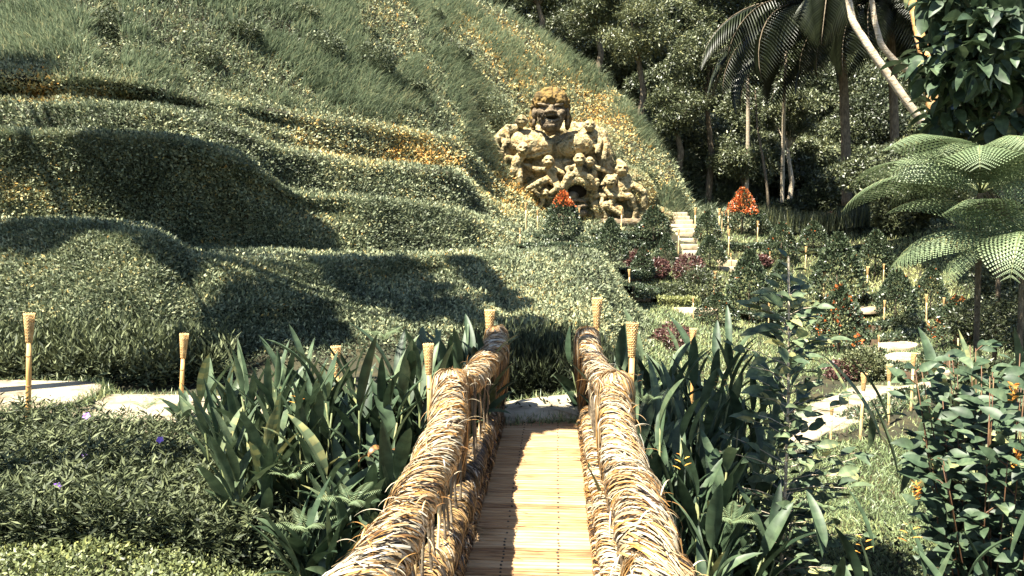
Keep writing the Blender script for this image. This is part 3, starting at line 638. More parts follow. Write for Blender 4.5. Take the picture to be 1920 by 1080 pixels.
# ------------------------------------------------------------------ bamboo torches
def torch_meshes(pale):
    H = 1.03; m = MB(); m.tube([(0,0,-.25),(0,0,.2),(0,0,.5),(0,0,.80)], [.0235,.023,.022,.021], 12); m.tube([(0,0,.79),(0,0,.84)], .021, 12)
    pole = m.mesh('pole', True); pole.materials.append(M['bamboopale' if pale else 'bamboo'])
    m = MB()
    for z in (.06, .36, .64): m.tube([(0,0,z-.005),(0,0,z),(0,0,z+.006)], [.0235,.0262,.0235], 12)
    nodes = m.mesh('node', True); nodes.materials.append(M['node'])
    m = MB(); nr = 19; ns = 12                                  # woven: each ring weaves in and out of the uprights
    z0, z1 = .775, 1.03
    for r in range(nr):
        f = r/(nr-1); R_ = .0235+.022*f**1.15; th = np.linspace(0, 2*PI, 49)[:-1]
        wv = .0028*np.sin(th*ns/1+PI*(r % 2)*1.0)
        pts = np.stack([(R_+wv)*np.cos(th), (R_+wv)*np.sin(th), np.full(48, z0+(z1-z0)*f)], 1)
        a = np.arange(48); V = []; hh = .0058
        for k, (dr, dz) in enumerate(((-.002, 0), (0, -hh), (.0035, 0), (0, hh))):
            q = pts.copy(); q[:,:2] *= (1+dr/R_); q[:,2] += dz; V.append(q)
        V = np.vstack(V); Q = [[k*48+i, k*48+(i+1) % 48, ((k+1) % 4)*48+(i+1) % 48, ((k+1) % 4)*48+i] for k in range(4) for i in range(48)]
        m.add(V, Q)
    for k in range(ns):
        t_ = 2*PI*(k+.5)/ns; m.tube([((.0235)*math.cos(t_), .0235*math.sin(t_), z0-.01), (.0335*math.cos(t_), .0335*math.sin(t_), .90), (.0455*math.cos(t_), .0455*math.sin(t_), z1+.012)], .0028, 5)
    m.tube([(0,0,.80),(0,0,.92),(0,0,1.0)], [.018,.026,.035], 12)
    bas = m.mesh('basket', True); bas.materials.append(M['wicker'])
    return pole, nodes, bas
TM = [torch_meshes(False), torch_meshes(True)]
def torch_at(base, h, lean=(0, 0), label='', pale=0, grp='bamboo torches'):
    t = empty('bamboo_torch', base, random.random()*6, label, 'torch', grp); s = h/1.03
    t.scale = (s if h > .9 else s, s, s); t.rotation_euler = (lean[1], lean[0], 0)
    p_, n_, b_ = TM[pale]
    pole = link('pole', p_, None, t); link('node', n_, None, pole); link('basket', b_, None, t)
    return t
def torch_px(px, ytop, ybase, label, dx=0, D=None, pale=1):
    b = hit(px, ybase)
    if D: b = P(px, ybase, D)
    D_ = depth(b); h = (ybase-ytop)*D_/F
    lean = math.atan2(dx, ybase-ytop)
    return torch_at(b, h, (lean, 0), label, pale)
torch_px(53, 584, 795, 'leaning bamboo torch beside the left path, nearest the left edge', 13, D=6.8, pale=0)
torch_px(337, 622, 800, 'bamboo torch leaning at the leafy rosette on the left path', 15, D=7.3, pale=0)
torch_px(636, 645, 850, 'dark bamboo torch among the tall leaves left of the bridge', -3, D=5.7, pale=0)
torch_px(808, 640, 860, 'bamboo torch behind the near left bound post', -3, D=4.75, pale=0)
torch_px(917, 578, 790, 'bamboo torch behind the far left bound post', 2, D=6.75, pale=0)
torch_px(1117, 556, 770, 'bamboo torch behind the far right bound post', 1, D=6.8, pale=0)
torch_px(1181, 600, 850, 'large bamboo torch behind the near right bound post', 2, D=4.75, pale=0)
torch_px(1297, 614, 760, 'torch with only its basket showing above the dark leaves right of the bridge', 0, D=7.2, pale=0)
TL = [
 (1557,752,845,'short torch at the lower edge of the garden path, half behind the sapling',0),
 (1613,697,824,'torch on the grass slope, second from the sapling',3),
 (1666,682,797,'torch on the grass slope, third from the sapling',-3),
 (1708,660,770,'torch at the path bend beside the big leafy shrub',1),
 (1647,628,676,'torch left of the wide stone step',-1),
 (1796,612,674,'torch behind the big leafy shrub, under the orange-flowered shrub',-2),
 (1657,563,612,'torch above the curved trimmed hedge',0),
 (1737,552,610,'torch on the small lawn left of the orange-flowered shrub',-2),
 (1768,558,606,'torch hidden half behind the orange-flowered shrub',0),
 (1625,500,558,'torch in front of the round shrub on the ochre bank',0),
 (1656,495,535,'torch between two round shrubs under the ochre bank',0),
 (1544,510,567,'torch in front of the widest dark cone shrub',0),
 (1510,463,510,'torch left of the widest dark cone shrub',0),
 (1443,472,500,'short torch behind the crown of the sapling',0),
 (1300,556,600,'torch on the lawn ledge behind the right handrail',-1),
 (1337,508,572,'tall torch between dark shrubs above the lawn ledge',3),
 (1181,505,560,'torch at the right end of the lawn mound',-2),
 (1272,430,476,'torch at the foot of the pale stair',0),
 (1366,430,480,'torch below the red-topped tree, upper one',0),
 (1370,475,503,'torch below the red-topped tree, lower one',0),
 (1165,390,441,'torch left of the round dark bush before the carving',0),
 (1243,390,428,'torch on the left side of the stair top',0),
 (1303,390,442,'torch on the right side of the stair top',0),
 (1348,392,441,'left one of a pair of torches near the stair',0),
 (1353,398,441,'right one of a pair of torches near the stair',0),
 (1365,394,438,'torch touching the left side of the red-topped tree',0),
 (1420,415,458,'torch behind the right side of the red-topped tree',0),
 (986,380,436,'tall thin torch at the far left of the carving',0),
 (1008,393,438,'torch second from the left in front of the carving',0),
 (975,428,470,'torch at the left end of the garden hedge',0),
 (1086,390,430,'torch right of the small tree with red shoots',0),
 (1070,460,474,'stub of a torch in the low hedge below the carving',0),
 (1441,565,612,'torch behind the sapling stem',0)]
for px, yt, yb, lab, dx in TL: torch_px(px, yt, yb, lab, dx)

# ------------------------------------------------------------------ clipped cone shrubs
def cone_leaves(name, n, seed, flower=0.0, red=0):
    r_ = np.random.default_rng(seed); t = r_.random(n)**.75; th = r_.uniform(0, 2*PI, n)
    prof = np.interp(t, [0,.12,.35,.7,.9,1], [.72,1,.92,.55,.25,.06])
    lump = 1+.34*fbm(np.stack([np.cos(th)*2, np.sin(th)*2, t*5+seed], 1), 3)
    rr = prof*lump*(.72+.3*r_.random(n)**.5)
    p_ = np.stack([rr*np.cos(th), rr*np.sin(th), .12+t*.88], 1)
    out = np.stack([np.cos(th), np.sin(th), .3+0*th], 1)
    sz = (.12)*(.6+.8*r_.random(n))
    tone = np.clip(.5+.22*r_.normal(size=n), 0, .87)
    if red: tone = np.where(r_.random(n) < .85*np.clip((t-red)/.12, 0, 1)*(.35+.9*np.clip(.5+1.2*fbm(p_*4+seed, 2), 0, 1)), .9+.1*r_.random(n), tone)
    elif flower: 
        f_ = fbm(p_*5.5+seed, 2); tone = np.where((f_ > .26) & (r_.random(n) < flower), .9+.07*r_.random(n), tone)
    return p_, out, sz, tone
CM = {}
def cone_mesh(kind):
    if kind in CM: return CM[kind]
    sd = {'a':1,'b':2,'c':3,'o':4,'r':5,'t':6}[kind]
    p_, out, sz, tone = cone_leaves(kind, 4200, sd, .4 if kind == 'o' else .03, .34 if kind == 'r' else (.66 if kind == 't' else 0))
    p_ = p_*np.array([.5, .5, 1.0])
    me_ = soup('crown', p_, unit(out+.9*rdir(len(p_))), rdir(len(p_))+np.array([0,0,.6]), sz*.5, sz*.5*.55, 'leaf2', tone)
    me_.materials.append(M['topi']); m = MB(); m.tube([(0,0,-.05),(0,0,.5)], [.03,.02], 8); st = m.mesh('trunk'); st.materials.append(M['bark'])
    CM[kind] = (me_, st); return CM[kind]
def cone(px, yt, yb, hw, kind, label, name='cone_shrub', cat='shrub', grp='clipped cone shrubs'):
    b = hit(px, yb-2); D = depth(b); h = (yb-yt)*D/F; r = hw*D/F
    t = empty(name, b, random.random()*6, label, cat, grp); t.scale = (2*r, 2*r, h*1.06)
    c_, s_ = cone_mesh(kind); link('crown', c_, None, t); link('trunk', s_, None, t)
for a in [
 (1055,368,460,34,'t','small tree with red shoots at its top in front of the carving'),
 (1144,418,502,33,'a','dark cone shrub at the right end of the lawn terrace'),
 (1225,394,462,34,'b','round-shouldered dark bush in front of the carved giant'),
 (1326,402,458,26,'c','dark shrub right of the stair, the upper of two'),
 (1331,448,507,30,'a','dark shrub right of the stair, the lower of two'),
 (1249,444,508,22,'b','narrow shrub at the left foot of the stair'),
 (1391,362,442,33,'r','cone tree covered in orange-red leaves'),
 (1425,400,444,20,'c','green shrub touching the right side of the orange-red tree'),
 (1464,424,492,30,'c','cone shrub right of the orange-red tree'),
 (1524,420,470,26,'b','small cone shrub before the reed fence'),
 (1568,448,578,50,'a','widest dark cone shrub in the middle of the garden'),
 (1404,478,592,40,'b','tall dark shrub left of the sapling crown'),
 (1345,555,612,40,'c','dark shrub on the lawn beside the tall torch'),
 (1462,500,600,38,'a','dark shrub behind the crown of the sapling'),
 (1640,440,522,34,'c','round shrub on the ochre bank'),
 (1678,512,606,36,'b','cone shrub right of the small pair of torches'),
 (1744,508,592,30,'c','slender shrub below the tree fern'),
 (1792,562,652,44,'o','shrub with orange flowers behind the big leafy shrub'),
 (1572,543,664,48,'o','wide shrub dotted with orange leaves beside the stone ledge'),
 (1205,468,530,24,'b','small dark shrub left of the burgundy bushes')]: cone(*a)
def bush(px, yt, yb, hw, mat, tone, label, n=1500, cat='shrub', leaf=None, name='leafy_bush', grp=None, flat=1.0):
    b = hit(px, yb-1); D = depth(b); h = (yb-yt)*D/F; r = hw*D/F
    me_ = bush_mesh(name, n, r, r*.8, h*.55, leaf or max(.05, .0028*D+.02), px*.1, tone, .5, .45)
    o = link(name, me_, mat); o.location = b-np.array([0, 0, .03]); return tag(o, label, cat, grp)
for i, (px, yt, yb, hw, lab) in enumerate([(1195,470,512,26,'burgundy-leaved bush beside the dark cone shrub'),(1232,484,522,24,'burgundy bush between the cone shrubs below the stair'),(1292,476,528,30,'burgundy bush at the foot of the stair'),
   (1262,606,655,40,'burgundy bush behind the tall leaves right of the bridge'),(1420,478,500,24,'low burgundy bush left of the sapling crown'),(1590,672,712,42,'burgundy bush at the edge of the garden path'),(1560,400,420,12,'burgundy plant by the reed fence')]):
    bush(px, yt, yb, hw, M['burg'], .55, lab, 1600, grp='burgundy bushes')
bush(1620,650,712,44, M['jungle'], .6, 'grey-green shrub with pink-tipped leaves beside the garden path', 3500)
bush(1310,500,566,44, M['jungle'], .25, 'dark untrimmed shrub behind the tall torch', 2500)
bush(1250,532,562,40, M['jungle'], .35, 'dark mound of leaves above the lawn ledge', 2500)
bush(1700,590,625,26, M['jungle'], .4, 'low shrub beside the curved hedge', 1500)
bush(1885,455,640,62, M['jungle'], .45, 'glossy shrub under the lower tree fern at the right edge', 5000, leaf=.06)
bush(205,20,70,40, M['hill'], .12, 'dark bush high on the slope at the left', 2500)
bush(690,55,72,20, M['hill'], .15, 'small dark bush on the slope, left of two', 900)
bush(455,40,75,34, M['hill'], .12, 'dark bush left of the weedy bushes on the upper slope', 2200)
bush(860,90,112,26, M['hill'], .14, 'low dark bush on the slope right of the darkest one', 1500)
bush(770,150,172,30, M['hill'], .16, 'low dark bush just above the ochre ledges', 1800)
bush(610,60,108,38, M['hill'], .12, 'dark weedy bush in the middle of the upper slope', 1800)
bush(705,80,135,42, M['hill'], .06, 'darkest bush on the slope above the terraces', 2200)
bush(810,18,36,22, M['hill'], .15, 'little bush near the top of the slope', 900)
bush(560,12,30,40, M['hill'], .2, 'low bush at the top of the slope', 1500)
bush(925,180,240,44, M['hill'], .25, 'dark shrub on the slope left of the giant head', 2500)
bush(385,85,120,28, M['hill'], .2, 'small bush above the overhanging grass', 1400)

# ------------------------------------------------------------------ trimmed hedges: one thing each
def hedge(pts, hpx, wid, label, mat='topi', tone=.5, dens=900):
    q = np.array([hit(a, b) for a, b in pts]); D = depth(q).mean(); h = hpx*D/F
    path, Ln = along(q, 60); n = int(min(9000, dens*Ln*(h+wid)*2.2))
    s = rng.random(n)*59; i0 = np.minimum(s.astype(int), 58); fr = (s-i0)[:,None]; c = path[i0]*(1-fr)+path[i0+1]*fr
    tg = unit(path[i0+1]-path[i0]); sd = unit(np.cross(tg, [0, 0, 1.0]))
    a = rng.random(n)*(2*h+wid); off = np.where(a < h, -wid/2, np.where(a < h+wid, a-h-wid/2, wid/2)); zz = np.where(a < h, a, np.where(a < h+wid, h, a-h-wid))
    p_ = c+sd*off[:,None]+np.array([0,0,1.0])*zz[:,None]+rdir(n)*.035
    sz = .05+.0016*D; m1 = soup('trimmed_hedge', p_, rdir(n)+np.array([0,0,.4]), rdir(n)+np.array([0,0,.7]), sz*(.6+.7*rng.random(n)), sz*.5, 'leaf2', np.clip(tone+.2*rng.normal(size=n), 0, .88))
    o = link('trimmed_hedge', m1, M[mat]); tag(o, label, 'hedge', 'low trimmed hedges')
    m = MB(); V = []; 
    for k in range(0, 60, 3):
        t_ = unit(path[min(k+1, 59)]-path[max(k-1, 0)]); s_ = unit(np.cross(t_, [0,0,1.0]))
        V += [path[k]-s_*wid*.42+np.array([0,0,-.1]), path[k]-s_*wid*.42+np.array([0,0,h*.93]), path[k]+s_*wid*.42+np.array([0,0,h*.93]), path[k]+s_*wid*.42+np.array([0,0,-.1])]
    Q = [[4*i+j, 4*i+j+1, 4*i+j+5, 4*i+j+4] for i in range(19) for j in range(3)]
    m.add(V, Q); m.build('twigs', M['core'], o)
hedge([(978,472),(1040,470),(1116,472)], 10, .4, 'low hedge on the lawn terrace below the small red-topped tree')
hedge([(1000,452),(1060,455),(1120,456)], 8, .35, 'upper low hedge left of the dark cone shrub')
hedge([(1110,446),(1170,447),(1240,446)], 9, .35, 'low hedge at the foot of the carving')
hedge([(1170,464),(1210,466),(1240,464)], 9, .35, 'short hedge left of the stair')
hedge([(1352,466),(1400,470),(1450,466),(1500,470)], 10, .4, 'low hedge below the orange-red tree')
hedge([(1160,520),(1190,522),(1215,520)], 14, .5, 'short hedge at the edge of the lawn mound')
hedge([(1170,556),(1220,560),(1280,556)], 18, .5, 'dark hedge behind the lawn ledge')
hedge([(1225,572),(1270,575),(1300,572)], 14, .4, 'yellowish hedge strip on the lawn ledge', 'cover', .75)
hedge([(1395,604),(1440,606),(1490,600)], 16, .45, 'hedge behind the sapling stem')
hedge([(1590,640),(1640,648),(1690,640),(1716,622),(1712,610)], 12, .45, 'curved trimmed hedge around the middle bed')
hedge([(1598,618),(1640,622),(1690,612),(1725,596),(1790,592)], 12, .45, 'long curved hedge behind the middle bed')
hedge([(1610,568),(1650,566),(1700,562)], 12, .45, 'short hedge under the two torches by the ochre bank')
hedge([(1655,700),(1700,716),(1745,712)], 22, .5, 'trimmed hedge edging the garden path')
hedge([(1745,676),(1790,690),(1850,690)], 14, .5, 'hedge right of the wide stone step')
hedge([(1590,664),(1620,668),(1650,664)], 10, .4, 'small hedge left of the wide stone step')
hedge([(1500,478),(1560,480),(1620,470)], 9, .4, 'hedge at the foot of the reed fence')
hedge([(1590,800),(1650,772),(1700,748),(1745,740)], 12, .35, 'dark hedge strip below the garden path')
# ------------------------------------------------------------------ carved giant
SC = .0243/3.6*1.0
org = P(1060.5, 414, 34.0)
giant = empty('rock_carving', org, YAW, 'mossy rock carving of a laughing giant with small figures climbing on him', 'carving')
def S(zx, zy, y=0.0): return np.array([(zx-650)*SC, y, (950-zy)*SC])
def ico_pts(sub=3):
    bm = bmesh.new(); bmesh.ops.create_icosphere(bm, subdivisions=sub, radius=1); v = np.array([x.co[:] for x in bm.verts]); f = np.array([[q.index for q in p.verts] for p in bm.faces]); bm.free(); return v, f
IV, IF = ico_pts(3)
class Clay:
    def __init__(s): s.b = MB()
    def ell(s, c, r, rot=0):   # rot about the view axis
        v = IV*np.array(r); ca, sa = math.cos(rot), math.sin(rot)
        v = np.stack([v[:,0]*ca-v[:,2]*sa, v[:,1], v[:,0]*sa+v[:,2]*ca], 1)
        s.b.add(v+np.asarray(c), (), IF); return s
    def limb(s, pts, rad):
        pts = np.asarray(pts, float); q, L_ = along(pts, 14)
        fi = np.linspace(0, 1, 14); r = np.interp(fi, np.linspace(0, 1, len(rad)), rad)
        # soften the corners
        q[1:-1] = (q[:-2]+2*q[1:-1]+q[2:])/4
        s.b.tube(q, r, 12)
        for i in (0, -1): s.ell(q[i], (r[i],)*3)
        return s
    def done(s, name, mat, vox=.035, carve=(), nz=.03, nf=2.2, smooth=4, parent=giant, label=None):
        me0 = s.b.mesh(name); o = link(name, me0, None, parent)
        m = o.modifiers.new('r', 'REMESH'); m.mode = 'VOXEL'; m.voxel_size = vox
        m2 = o.modifiers.new('s', 'SMOOTH'); m2.iterations = smooth; m2.factor = .5
        dg = bpy.context.evaluated_depsgraph_get(); me_ = bpy.data.meshes.new_from_object(o.evaluated_get(dg))
        o.modifiers.clear(); o.data = me_; me_.materials.clear(); me_.materials.append(mat)
        n = len(me_.vertices); v = np.empty(n*3, np.float32); me_.vertices.foreach_get('co', v); v = v.reshape(-1, 3).astype(float)
        nr = np.empty(n*3, np.float32); me_.vertices.foreach_get('normal', nr); nr = nr.reshape(-1, 3)
        for (c, rx, rz, dep, *sq) in carve:
            e = ((v[:,0]-c[0])/rx)**2+((v[:,2]-c[2])/rz)**2
            k = np.exp(-e**(sq[0] if sq else 1.0)); k *= np.clip(.4-nr[:,1], 0, 1) > .3
            v[:,1] += dep*k
        v += nr*(nz*fbm(v*nf+3, 4))[:,None]+nr*(nz*.6*fbm(v*nf*4, 2))[:,None]
        me_.vertices.foreach_set('co', v.astype(np.float32).ravel()); me_.update()
        me_.polygons.foreach_set('use_smooth', np.ones(len(me_.polygons), bool))
        if label: o['label'] = label
        return o
# rock mass and torso
c = Clay()
c.ell(S(620, 650, 1.0), (3.1, 1.55, 2.6)); c.ell(S(330, 640, .9), (1.75, 1.25, 2.1)); c.ell(S(960, 770, .8), (2.1, 1.35, 1.5)); c.ell(S(640, 820, .6), (2.6, 1.0, 1.2)); c.ell(S(820, 520, 1.5), (1.6, 1.2, 1.7))
c.ell(S(330, 860, .9), (2.0, 1.0, .8)); c.ell(S(1000, 920, .5), (2.6, 1.1, .55)); c.ell(S(600, 900, .7), (3.2, 1.0, .5))
rock = c.done('rock_mass', M['stonemoss'], .07, (), .14, 1.0, 3)
c = Clay()
c.ell(S(430, 455, -.45), (1.25, .80, .66), -.12); c.ell(S(705, 455, -.45), (1.12, .80, .64), .12); c.ell(S(560, 470, -.15), (1.5, .75, .55))
c.ell(S(330, 395, -.1), (.62, .62, .50)); c.ell(S(820, 400, -.1), (.75, .62, .55)); c.ell(S(580, 600, -.1), (1.35, .75, .75)); c.ell(S(560, 390, 0), (.55, .5, .45))
c.limb([S(330, 400, -.1), S(230, 520, -.2), S(140, 580, -.4)], [.52, .46, .40]); c.limb([S(860, 400, -.1), S(900, 520, -.1), S(930, 640, -.3)], [.5, .42, .36])
c.limb([S(500, 560, -.3), S(640, 570, -.5)], [.35, .35])
c.done('torso', M['stonemoss'], .045, [(S(565, 470, 0), .07, .45, .30), (S(568, 388, 0), .40, .24, .85), (S(570, 545, 0), 1.2, .07, .22)], .07, 1.8, 3, label='broad chest and shoulders of the giant')
# head
c = Clay()
hc = -1.05
c.ell(S(540, 250, hc), (.66, .62, .86)); c.ell(S(540, 320, hc-.12), (.50, .52, .46)); c.ell(S(535, 345, hc-.25), (.40, .40, .28))
for sx in (-1, 1):
    c.ell(S(535+sx*62, 272, hc-.42), (.23, .24, .19), sx*.5)            # cheek
    c.ell(S(535+sx*48, 222, hc-.50), (.27, .16, .085), sx*.22)          # brow
    c.ell(S(535+sx*46, 243, hc-.46), (.125, .10, .065), sx*.1)          # eye
    c.ell(S(535+sx*25, 268, hc-.66), (.10, .12, .08))                   # nostril
    c.ell(S(540+sx*103, 262, hc+.05), (.14, .20, .27)); c.ell(S(540+sx*106, 315, hc+.1), (.10, .16, .22))   # ear and hair behind
    c.limb([S(535+sx*48, 285, hc-.60), S(535+sx*66, 310, hc-.52), S(535+sx*56, 338, hc-.48)], [.05, .055, .045])
c.ell(S(540, 250, hc-.62), (.11, .16, .22)); c.ell(S(540, 264, hc-.72), (.13, .13, .09))
c.limb([S(490, 291, hc-.55), S(540, 283, hc-.66), S(592, 288, hc-.55)], [.035, .05, .035])
c.limb([S(488, 298, hc-.50), S(510, 322, hc-.56), S(545, 329, hc-.60), S(580, 320, hc-.56), S(598, 296, hc-.50)], [.035, .05, .055, .05, .035])
c.ell(S(540, 350, hc-.42), (.30, .24, .15))
c.done('head', M['stonedark'], .022, [(S(543, 306, 0), .24, .068, .42, 2.0), (S(490, 235, 0), .14, .028, .10), (S(590, 235, 0), .14, .028, .10), (S(540, 340, 0), .25, .02, .06), (S(450, 290, 0), .05, .2, .12), (S(632, 290, 0), .05, .2, .12), (S(540, 218, 0), .03, .07, .07)], .028, 3.5, 1, label='dark laughing head with open mouth')
c = Clay()
for (zx, zy, r, dy) in [(470,200,.27,-.2),(450,175,.26,0),(480,150,.33,-.25),(515,125,.32,-.25),(560,122,.30,-.25),(600,150,.32,-.2),(632,180,.26,0),(620,205,.24,-.15),(535,160,.42,-.35),(580,185,.28,-.42),(500,190,.25,-.42),(545,195,.22,-.48),(430,215,.18,.1),(650,215,.18,.15)]:
    c.ell(S(zx, zy+16-.12*(zy-120), hc+dy), (r*.92, r*1.0, r*.72))
for k in range(9): c.limb([S(450+k*22, 208-10*math.sin(k/8*PI), hc-.45), S(455+k*21, 160-16*math.sin(k/8*PI), hc-.42+.04*(k % 2))], [.055, .04])
for sx in (-1, 1): c.limb([S(540+sx*104, 230, hc+.25), S(540+sx*116, 290, hc+.3), S(540+sx*108, 350, hc+.3)], [.16, .17, .10])
c.done('hair', M['stonedark'], .035, [(S(552, 130, 0), .05, .25, .22)], .07, 3, 2, label='wavy cap of hair grown with ochre moss')
bpy.data.objects['hair'].data.materials[0] = noisemat('mossy_hair', [(.03,.022,.012),(.09,.062,.024),(.20,.125,.036),(.12,.10,.04)], 3, .95, .9, bscale=10, bdist=.06)
c = Clay(); c.limb([S(500, 304, hc-.52), S(522, 318, hc-.58), S(545, 322, hc-.61), S(570, 317, hc-.58), S(588, 303, hc-.52)], [.018, .028, .030, .028, .018]); c.done('teeth', M['concrete'], .014, (), .0, 3, 0, parent=bpy.data.objects['head'])
# small figures
def fig(label, headp, hr, limbs, bodies, y=-.75, mat='stonemoss', face=True):
    y -= .02
    c = Clay(); h = S(*headp, y-.25); c.ell(h, (hr, hr*.95, hr*1.12))
    if face:
        c.ell(h+np.array([0, -hr*.8, -hr*.35]), (hr*.5, hr*.4, hr*.32)); c.ell(h+np.array([0, -hr*.75, hr*.32]), (hr*.72, hr*.3, hr*.16)); c.ell(h+np.array([0, -hr*1.0, -hr*.02]), (hr*.16, hr*.2, hr*.24))
        for sx in (-1, 1): c.ell(h+np.array([sx*hr*.95, 0, 0]), (hr*.18, hr*.25, hr*.35))
    for (pts, rad) in bodies: c.limb([S(a, b, y+d) for a, b, d in pts], [x*.86 for x in rad])
    for (pts, rad) in limbs:
        q = [S(a, b, y+d) for a, b, d in pts]; c.limb(q, [x*.82 for x in rad])
        e = q[-1]; dd = unit(q[-1]-q[-2])
        for k in range(4):   # fingers or toes
            o_ = np.array([(k-1.5)*.055, -.03, 0]); c.limb([e+o_, e+o_+dd*.16], [.035, .022])
    cv = [(h+np.array([sx*hr*.38, 0, hr*.12]), hr*.20, hr*.10, hr*.20) for sx in (-1, 1)]+[(h+np.array([0, 0, -hr*.55]), hr*.38, hr*.09, hr*.28)] if face else []
    c.done('figure', M[mat], .026, cv, .028, 2.6, 1, label=label)
fig('small figure lying over the giant\'s left-hand shoulder', (352, 312), .26, [([(300,350,0),(255,340,-.1),(265,425,-.2)], [.15,.14,.11]), ([(220,400,0),(175,440,-.1),(205,490,-.2)], [.17,.15,.11]), ([(230,420,0),(245,455,-.15),(225,500,-.2)], [.17,.14,.10])], [([(330,345,.1),(250,375,.05),(190,420,.1)], [.24,.30,.24])], -.7)
fig('standing figure with spread arms at the left', (362, 490), .27, [([(390,530,0),(440,528,-.1),(500,512,-.1)], [.15,.13,.10]), ([(300,550,0),(255,540,-.1),(235,580,0)], [.15,.13,.11]), ([(300,620,0),(255,670,-.1),(232,755,-.1)], [.20,.18,.13]), ([(335,620,0),(340,680,-.15),(345,745,-.1)], [.20,.18,.13])], [([(350,530,0),(315,575,0),(312,620,0)], [.25,.27,.24])], -.85)
fig('grinning figure in the middle', (525, 570), .25, [([(500,620,0),(440,620,-.1),(395,595,0)], [.15,.14,.11]), ([(570,620,0),(620,640,-.1),(635,670,0)], [.14,.12,.10]), ([(520,680,0),(450,715,-.25),(400,740,-.1)], [.20,.18,.13]), ([(570,690,0),(590,745,-.3),(545,770,-.1)], [.20,.18,.13])], [([(535,600,0),(545,640,0),(555,690,0)], [.22,.27,.25])], -.9)
fig('figure with wrinkled face above the cave', (725, 558), .25, [([(690,600,0),(640,615,-.15),(660,645,-.2)], [.14,.13,.10]), ([(700,650,0),(650,665,-.2),(615,745,-.1)], [.20,.18,.14]), ([(745,650,0),(800,680,-.2),(820,735,-.1)], [.20,.18,.13])], [([(722,595,0),(715,625,0),(712,660,0)], [.20,.24,.22])], -.95)
fig('figure leaning behind the cave', (793, 568), .2, [([(830,600,0),(880,620,-.1),(930,640,0)], [.14,.13,.1]), ([(810,660,0),(850,700,-.2),(835,740,-.1)], [.17,.15,.11])], [([(800,600,0),(820,630,0),(825,660,0)], [.18,.22,.2])], -.75)
fig('figure hanging from the right shoulder', (790, 342), .24, [([(840,400,0),(862,440,-.2),(845,495,-.3)], [.17,.15,.12]), ([(880,410,0),(898,460,-.15),(885,535,-.25)], [.18,.16,.13]), ([(800,390,0),(820,440,-.1),(835,470,-.2)], [.13,.12,.10])], [([(800,370,.1),(835,400,0),(870,430,.1)], [.22,.27,.24])], -.8)
fig('tall-hatted figure at the right', (1003, 618), .28, [([(970,670,0),(910,668,-.15),(890,700,-.2)], [.17,.15,.12]), ([(1050,670,0),(1070,730,-.15),(1030,745,-.2)], [.17,.15,.11]), ([(1080,720,0),(1150,760,-.1),(1160,850,0)], [.22,.2,.15])], [([(1010,660,0),(1020,700,0),(1030,760,0)], [.27,.33,.30]), ([(1000,590,-.1),(990,565,0)], [.22,.15])], -.75)
fig('reclining figure at the lower right', (930, 700), .24, [([(900,740,0),(935,790,-.2),(985,795,-.2)], [.17,.16,.13]), ([(1000,800,0),(1060,790,-.2),(1085,850,-.1)], [.2,.18,.14]), ([(960,800,0),(920,860,-.2),(985,905,-.2)], [.19,.17,.13])], [([(925,730,0),(960,760,-.05),(1010,790,0)], [.24,.29,.25])], -.85)
fig('crouching figure beside the cave mouth', (505, 770), .18, [([(480,800,0),(500,830,-.1),(460,860,0)], [.13,.12,.09]), ([(430,750,0),(470,790,-.1),(540,800,-.1)], [.13,.12,.09])], [([(480,730,0),(430,755,0)], [.17,.14])], -.7)
fig('climbing figure at the bottom right', (905, 850), .17, [([(880,800,0),(870,850,-.2),(905,925,-.1)], [.12,.11,.09]), ([(950,850,0),(1000,870,-.2),(1010,930,-.1)], [.16,.14,.11]), ([(1060,830,0),(1100,880,-.1),(1090,935,0)], [.17,.15,.12])], [([(900,790,0),(860,780,0),(830,800,0)], [.13,.13,.10])], -.8)
# cave arch, carved animal lips, boulder, drapery, ledge
c = Clay(); c.limb([S(600, 800, -.6), S(620, 730, -.9), S(670, 690, -1.0), S(740, 685, -1.0), S(800, 720, -.9), S(835, 790, -.6)], [.2,.22,.2,.2,.22,.2]); c.done('cave_arch', M['stonemoss'], .04, (), .06, 2, 2)
m = MB(); v = IV*np.array([.62, .5, .42])+S(710, 750, -.05); m.add(v, (), IF); m.build('cave_shade', M['gap'], giant, True)  # dark solid standing in for the shade inside the cave
c = Clay(); c.ell(S(690, 790, -.7), (.26, .3, .22)); c.limb([S(640, 820, -.7), S(700, 815, -.9), S(770, 825, -.7)], [.06, .09, .06]); c.limb([S(640, 850, -.7), S(700, 872, -.95), S(775, 850, -.7)], [.07, .10, .07]); c.ell(S(705, 900, -.5), (.6, .4, .25)); c.done('animal_mask', M['stonedark'], .03, (), .03, 3, 2, label='carved animal mouth below the cave')
c = Clay(); c.ell(S(180, 585, -.5), (.62, .45, .30), .05); c.ell(S(175, 610, -.4), (.5, .4, .2)); c.done('boulder', M['stonemoss'], .045, (), .05, 2, 2)
c = Clay()
for k in range(5): c.limb([S(800+k*26, 770+k*6, -.55), S(830+k*22, 850, -.75), S(850+k*18, 930, -.6)], [.07, .11, .08])
c.done('drapery', M['stonemoss'], .035, (), .04, 3, 2)
c = Clay(); c.limb([S(880, 958, -.9), S(1000, 965, -1.0), S(1140, 958, -.9)], [.16, .2, .16]); c.limb([S(380, 900, -.6), S(560, 925, -.8), S(700, 935, -.8)], [.12, .16, .14]); c.done('ledge', M['stonedark'], .045, (), .06, 2, 2)
# dark niche right of the carving
nb_ = P(1229, 370, 33.3); m = MB(); v = IV*np.array([.20, .5, .80])+np.array([0, 0, 0.0]); m.add(v, (), IF)
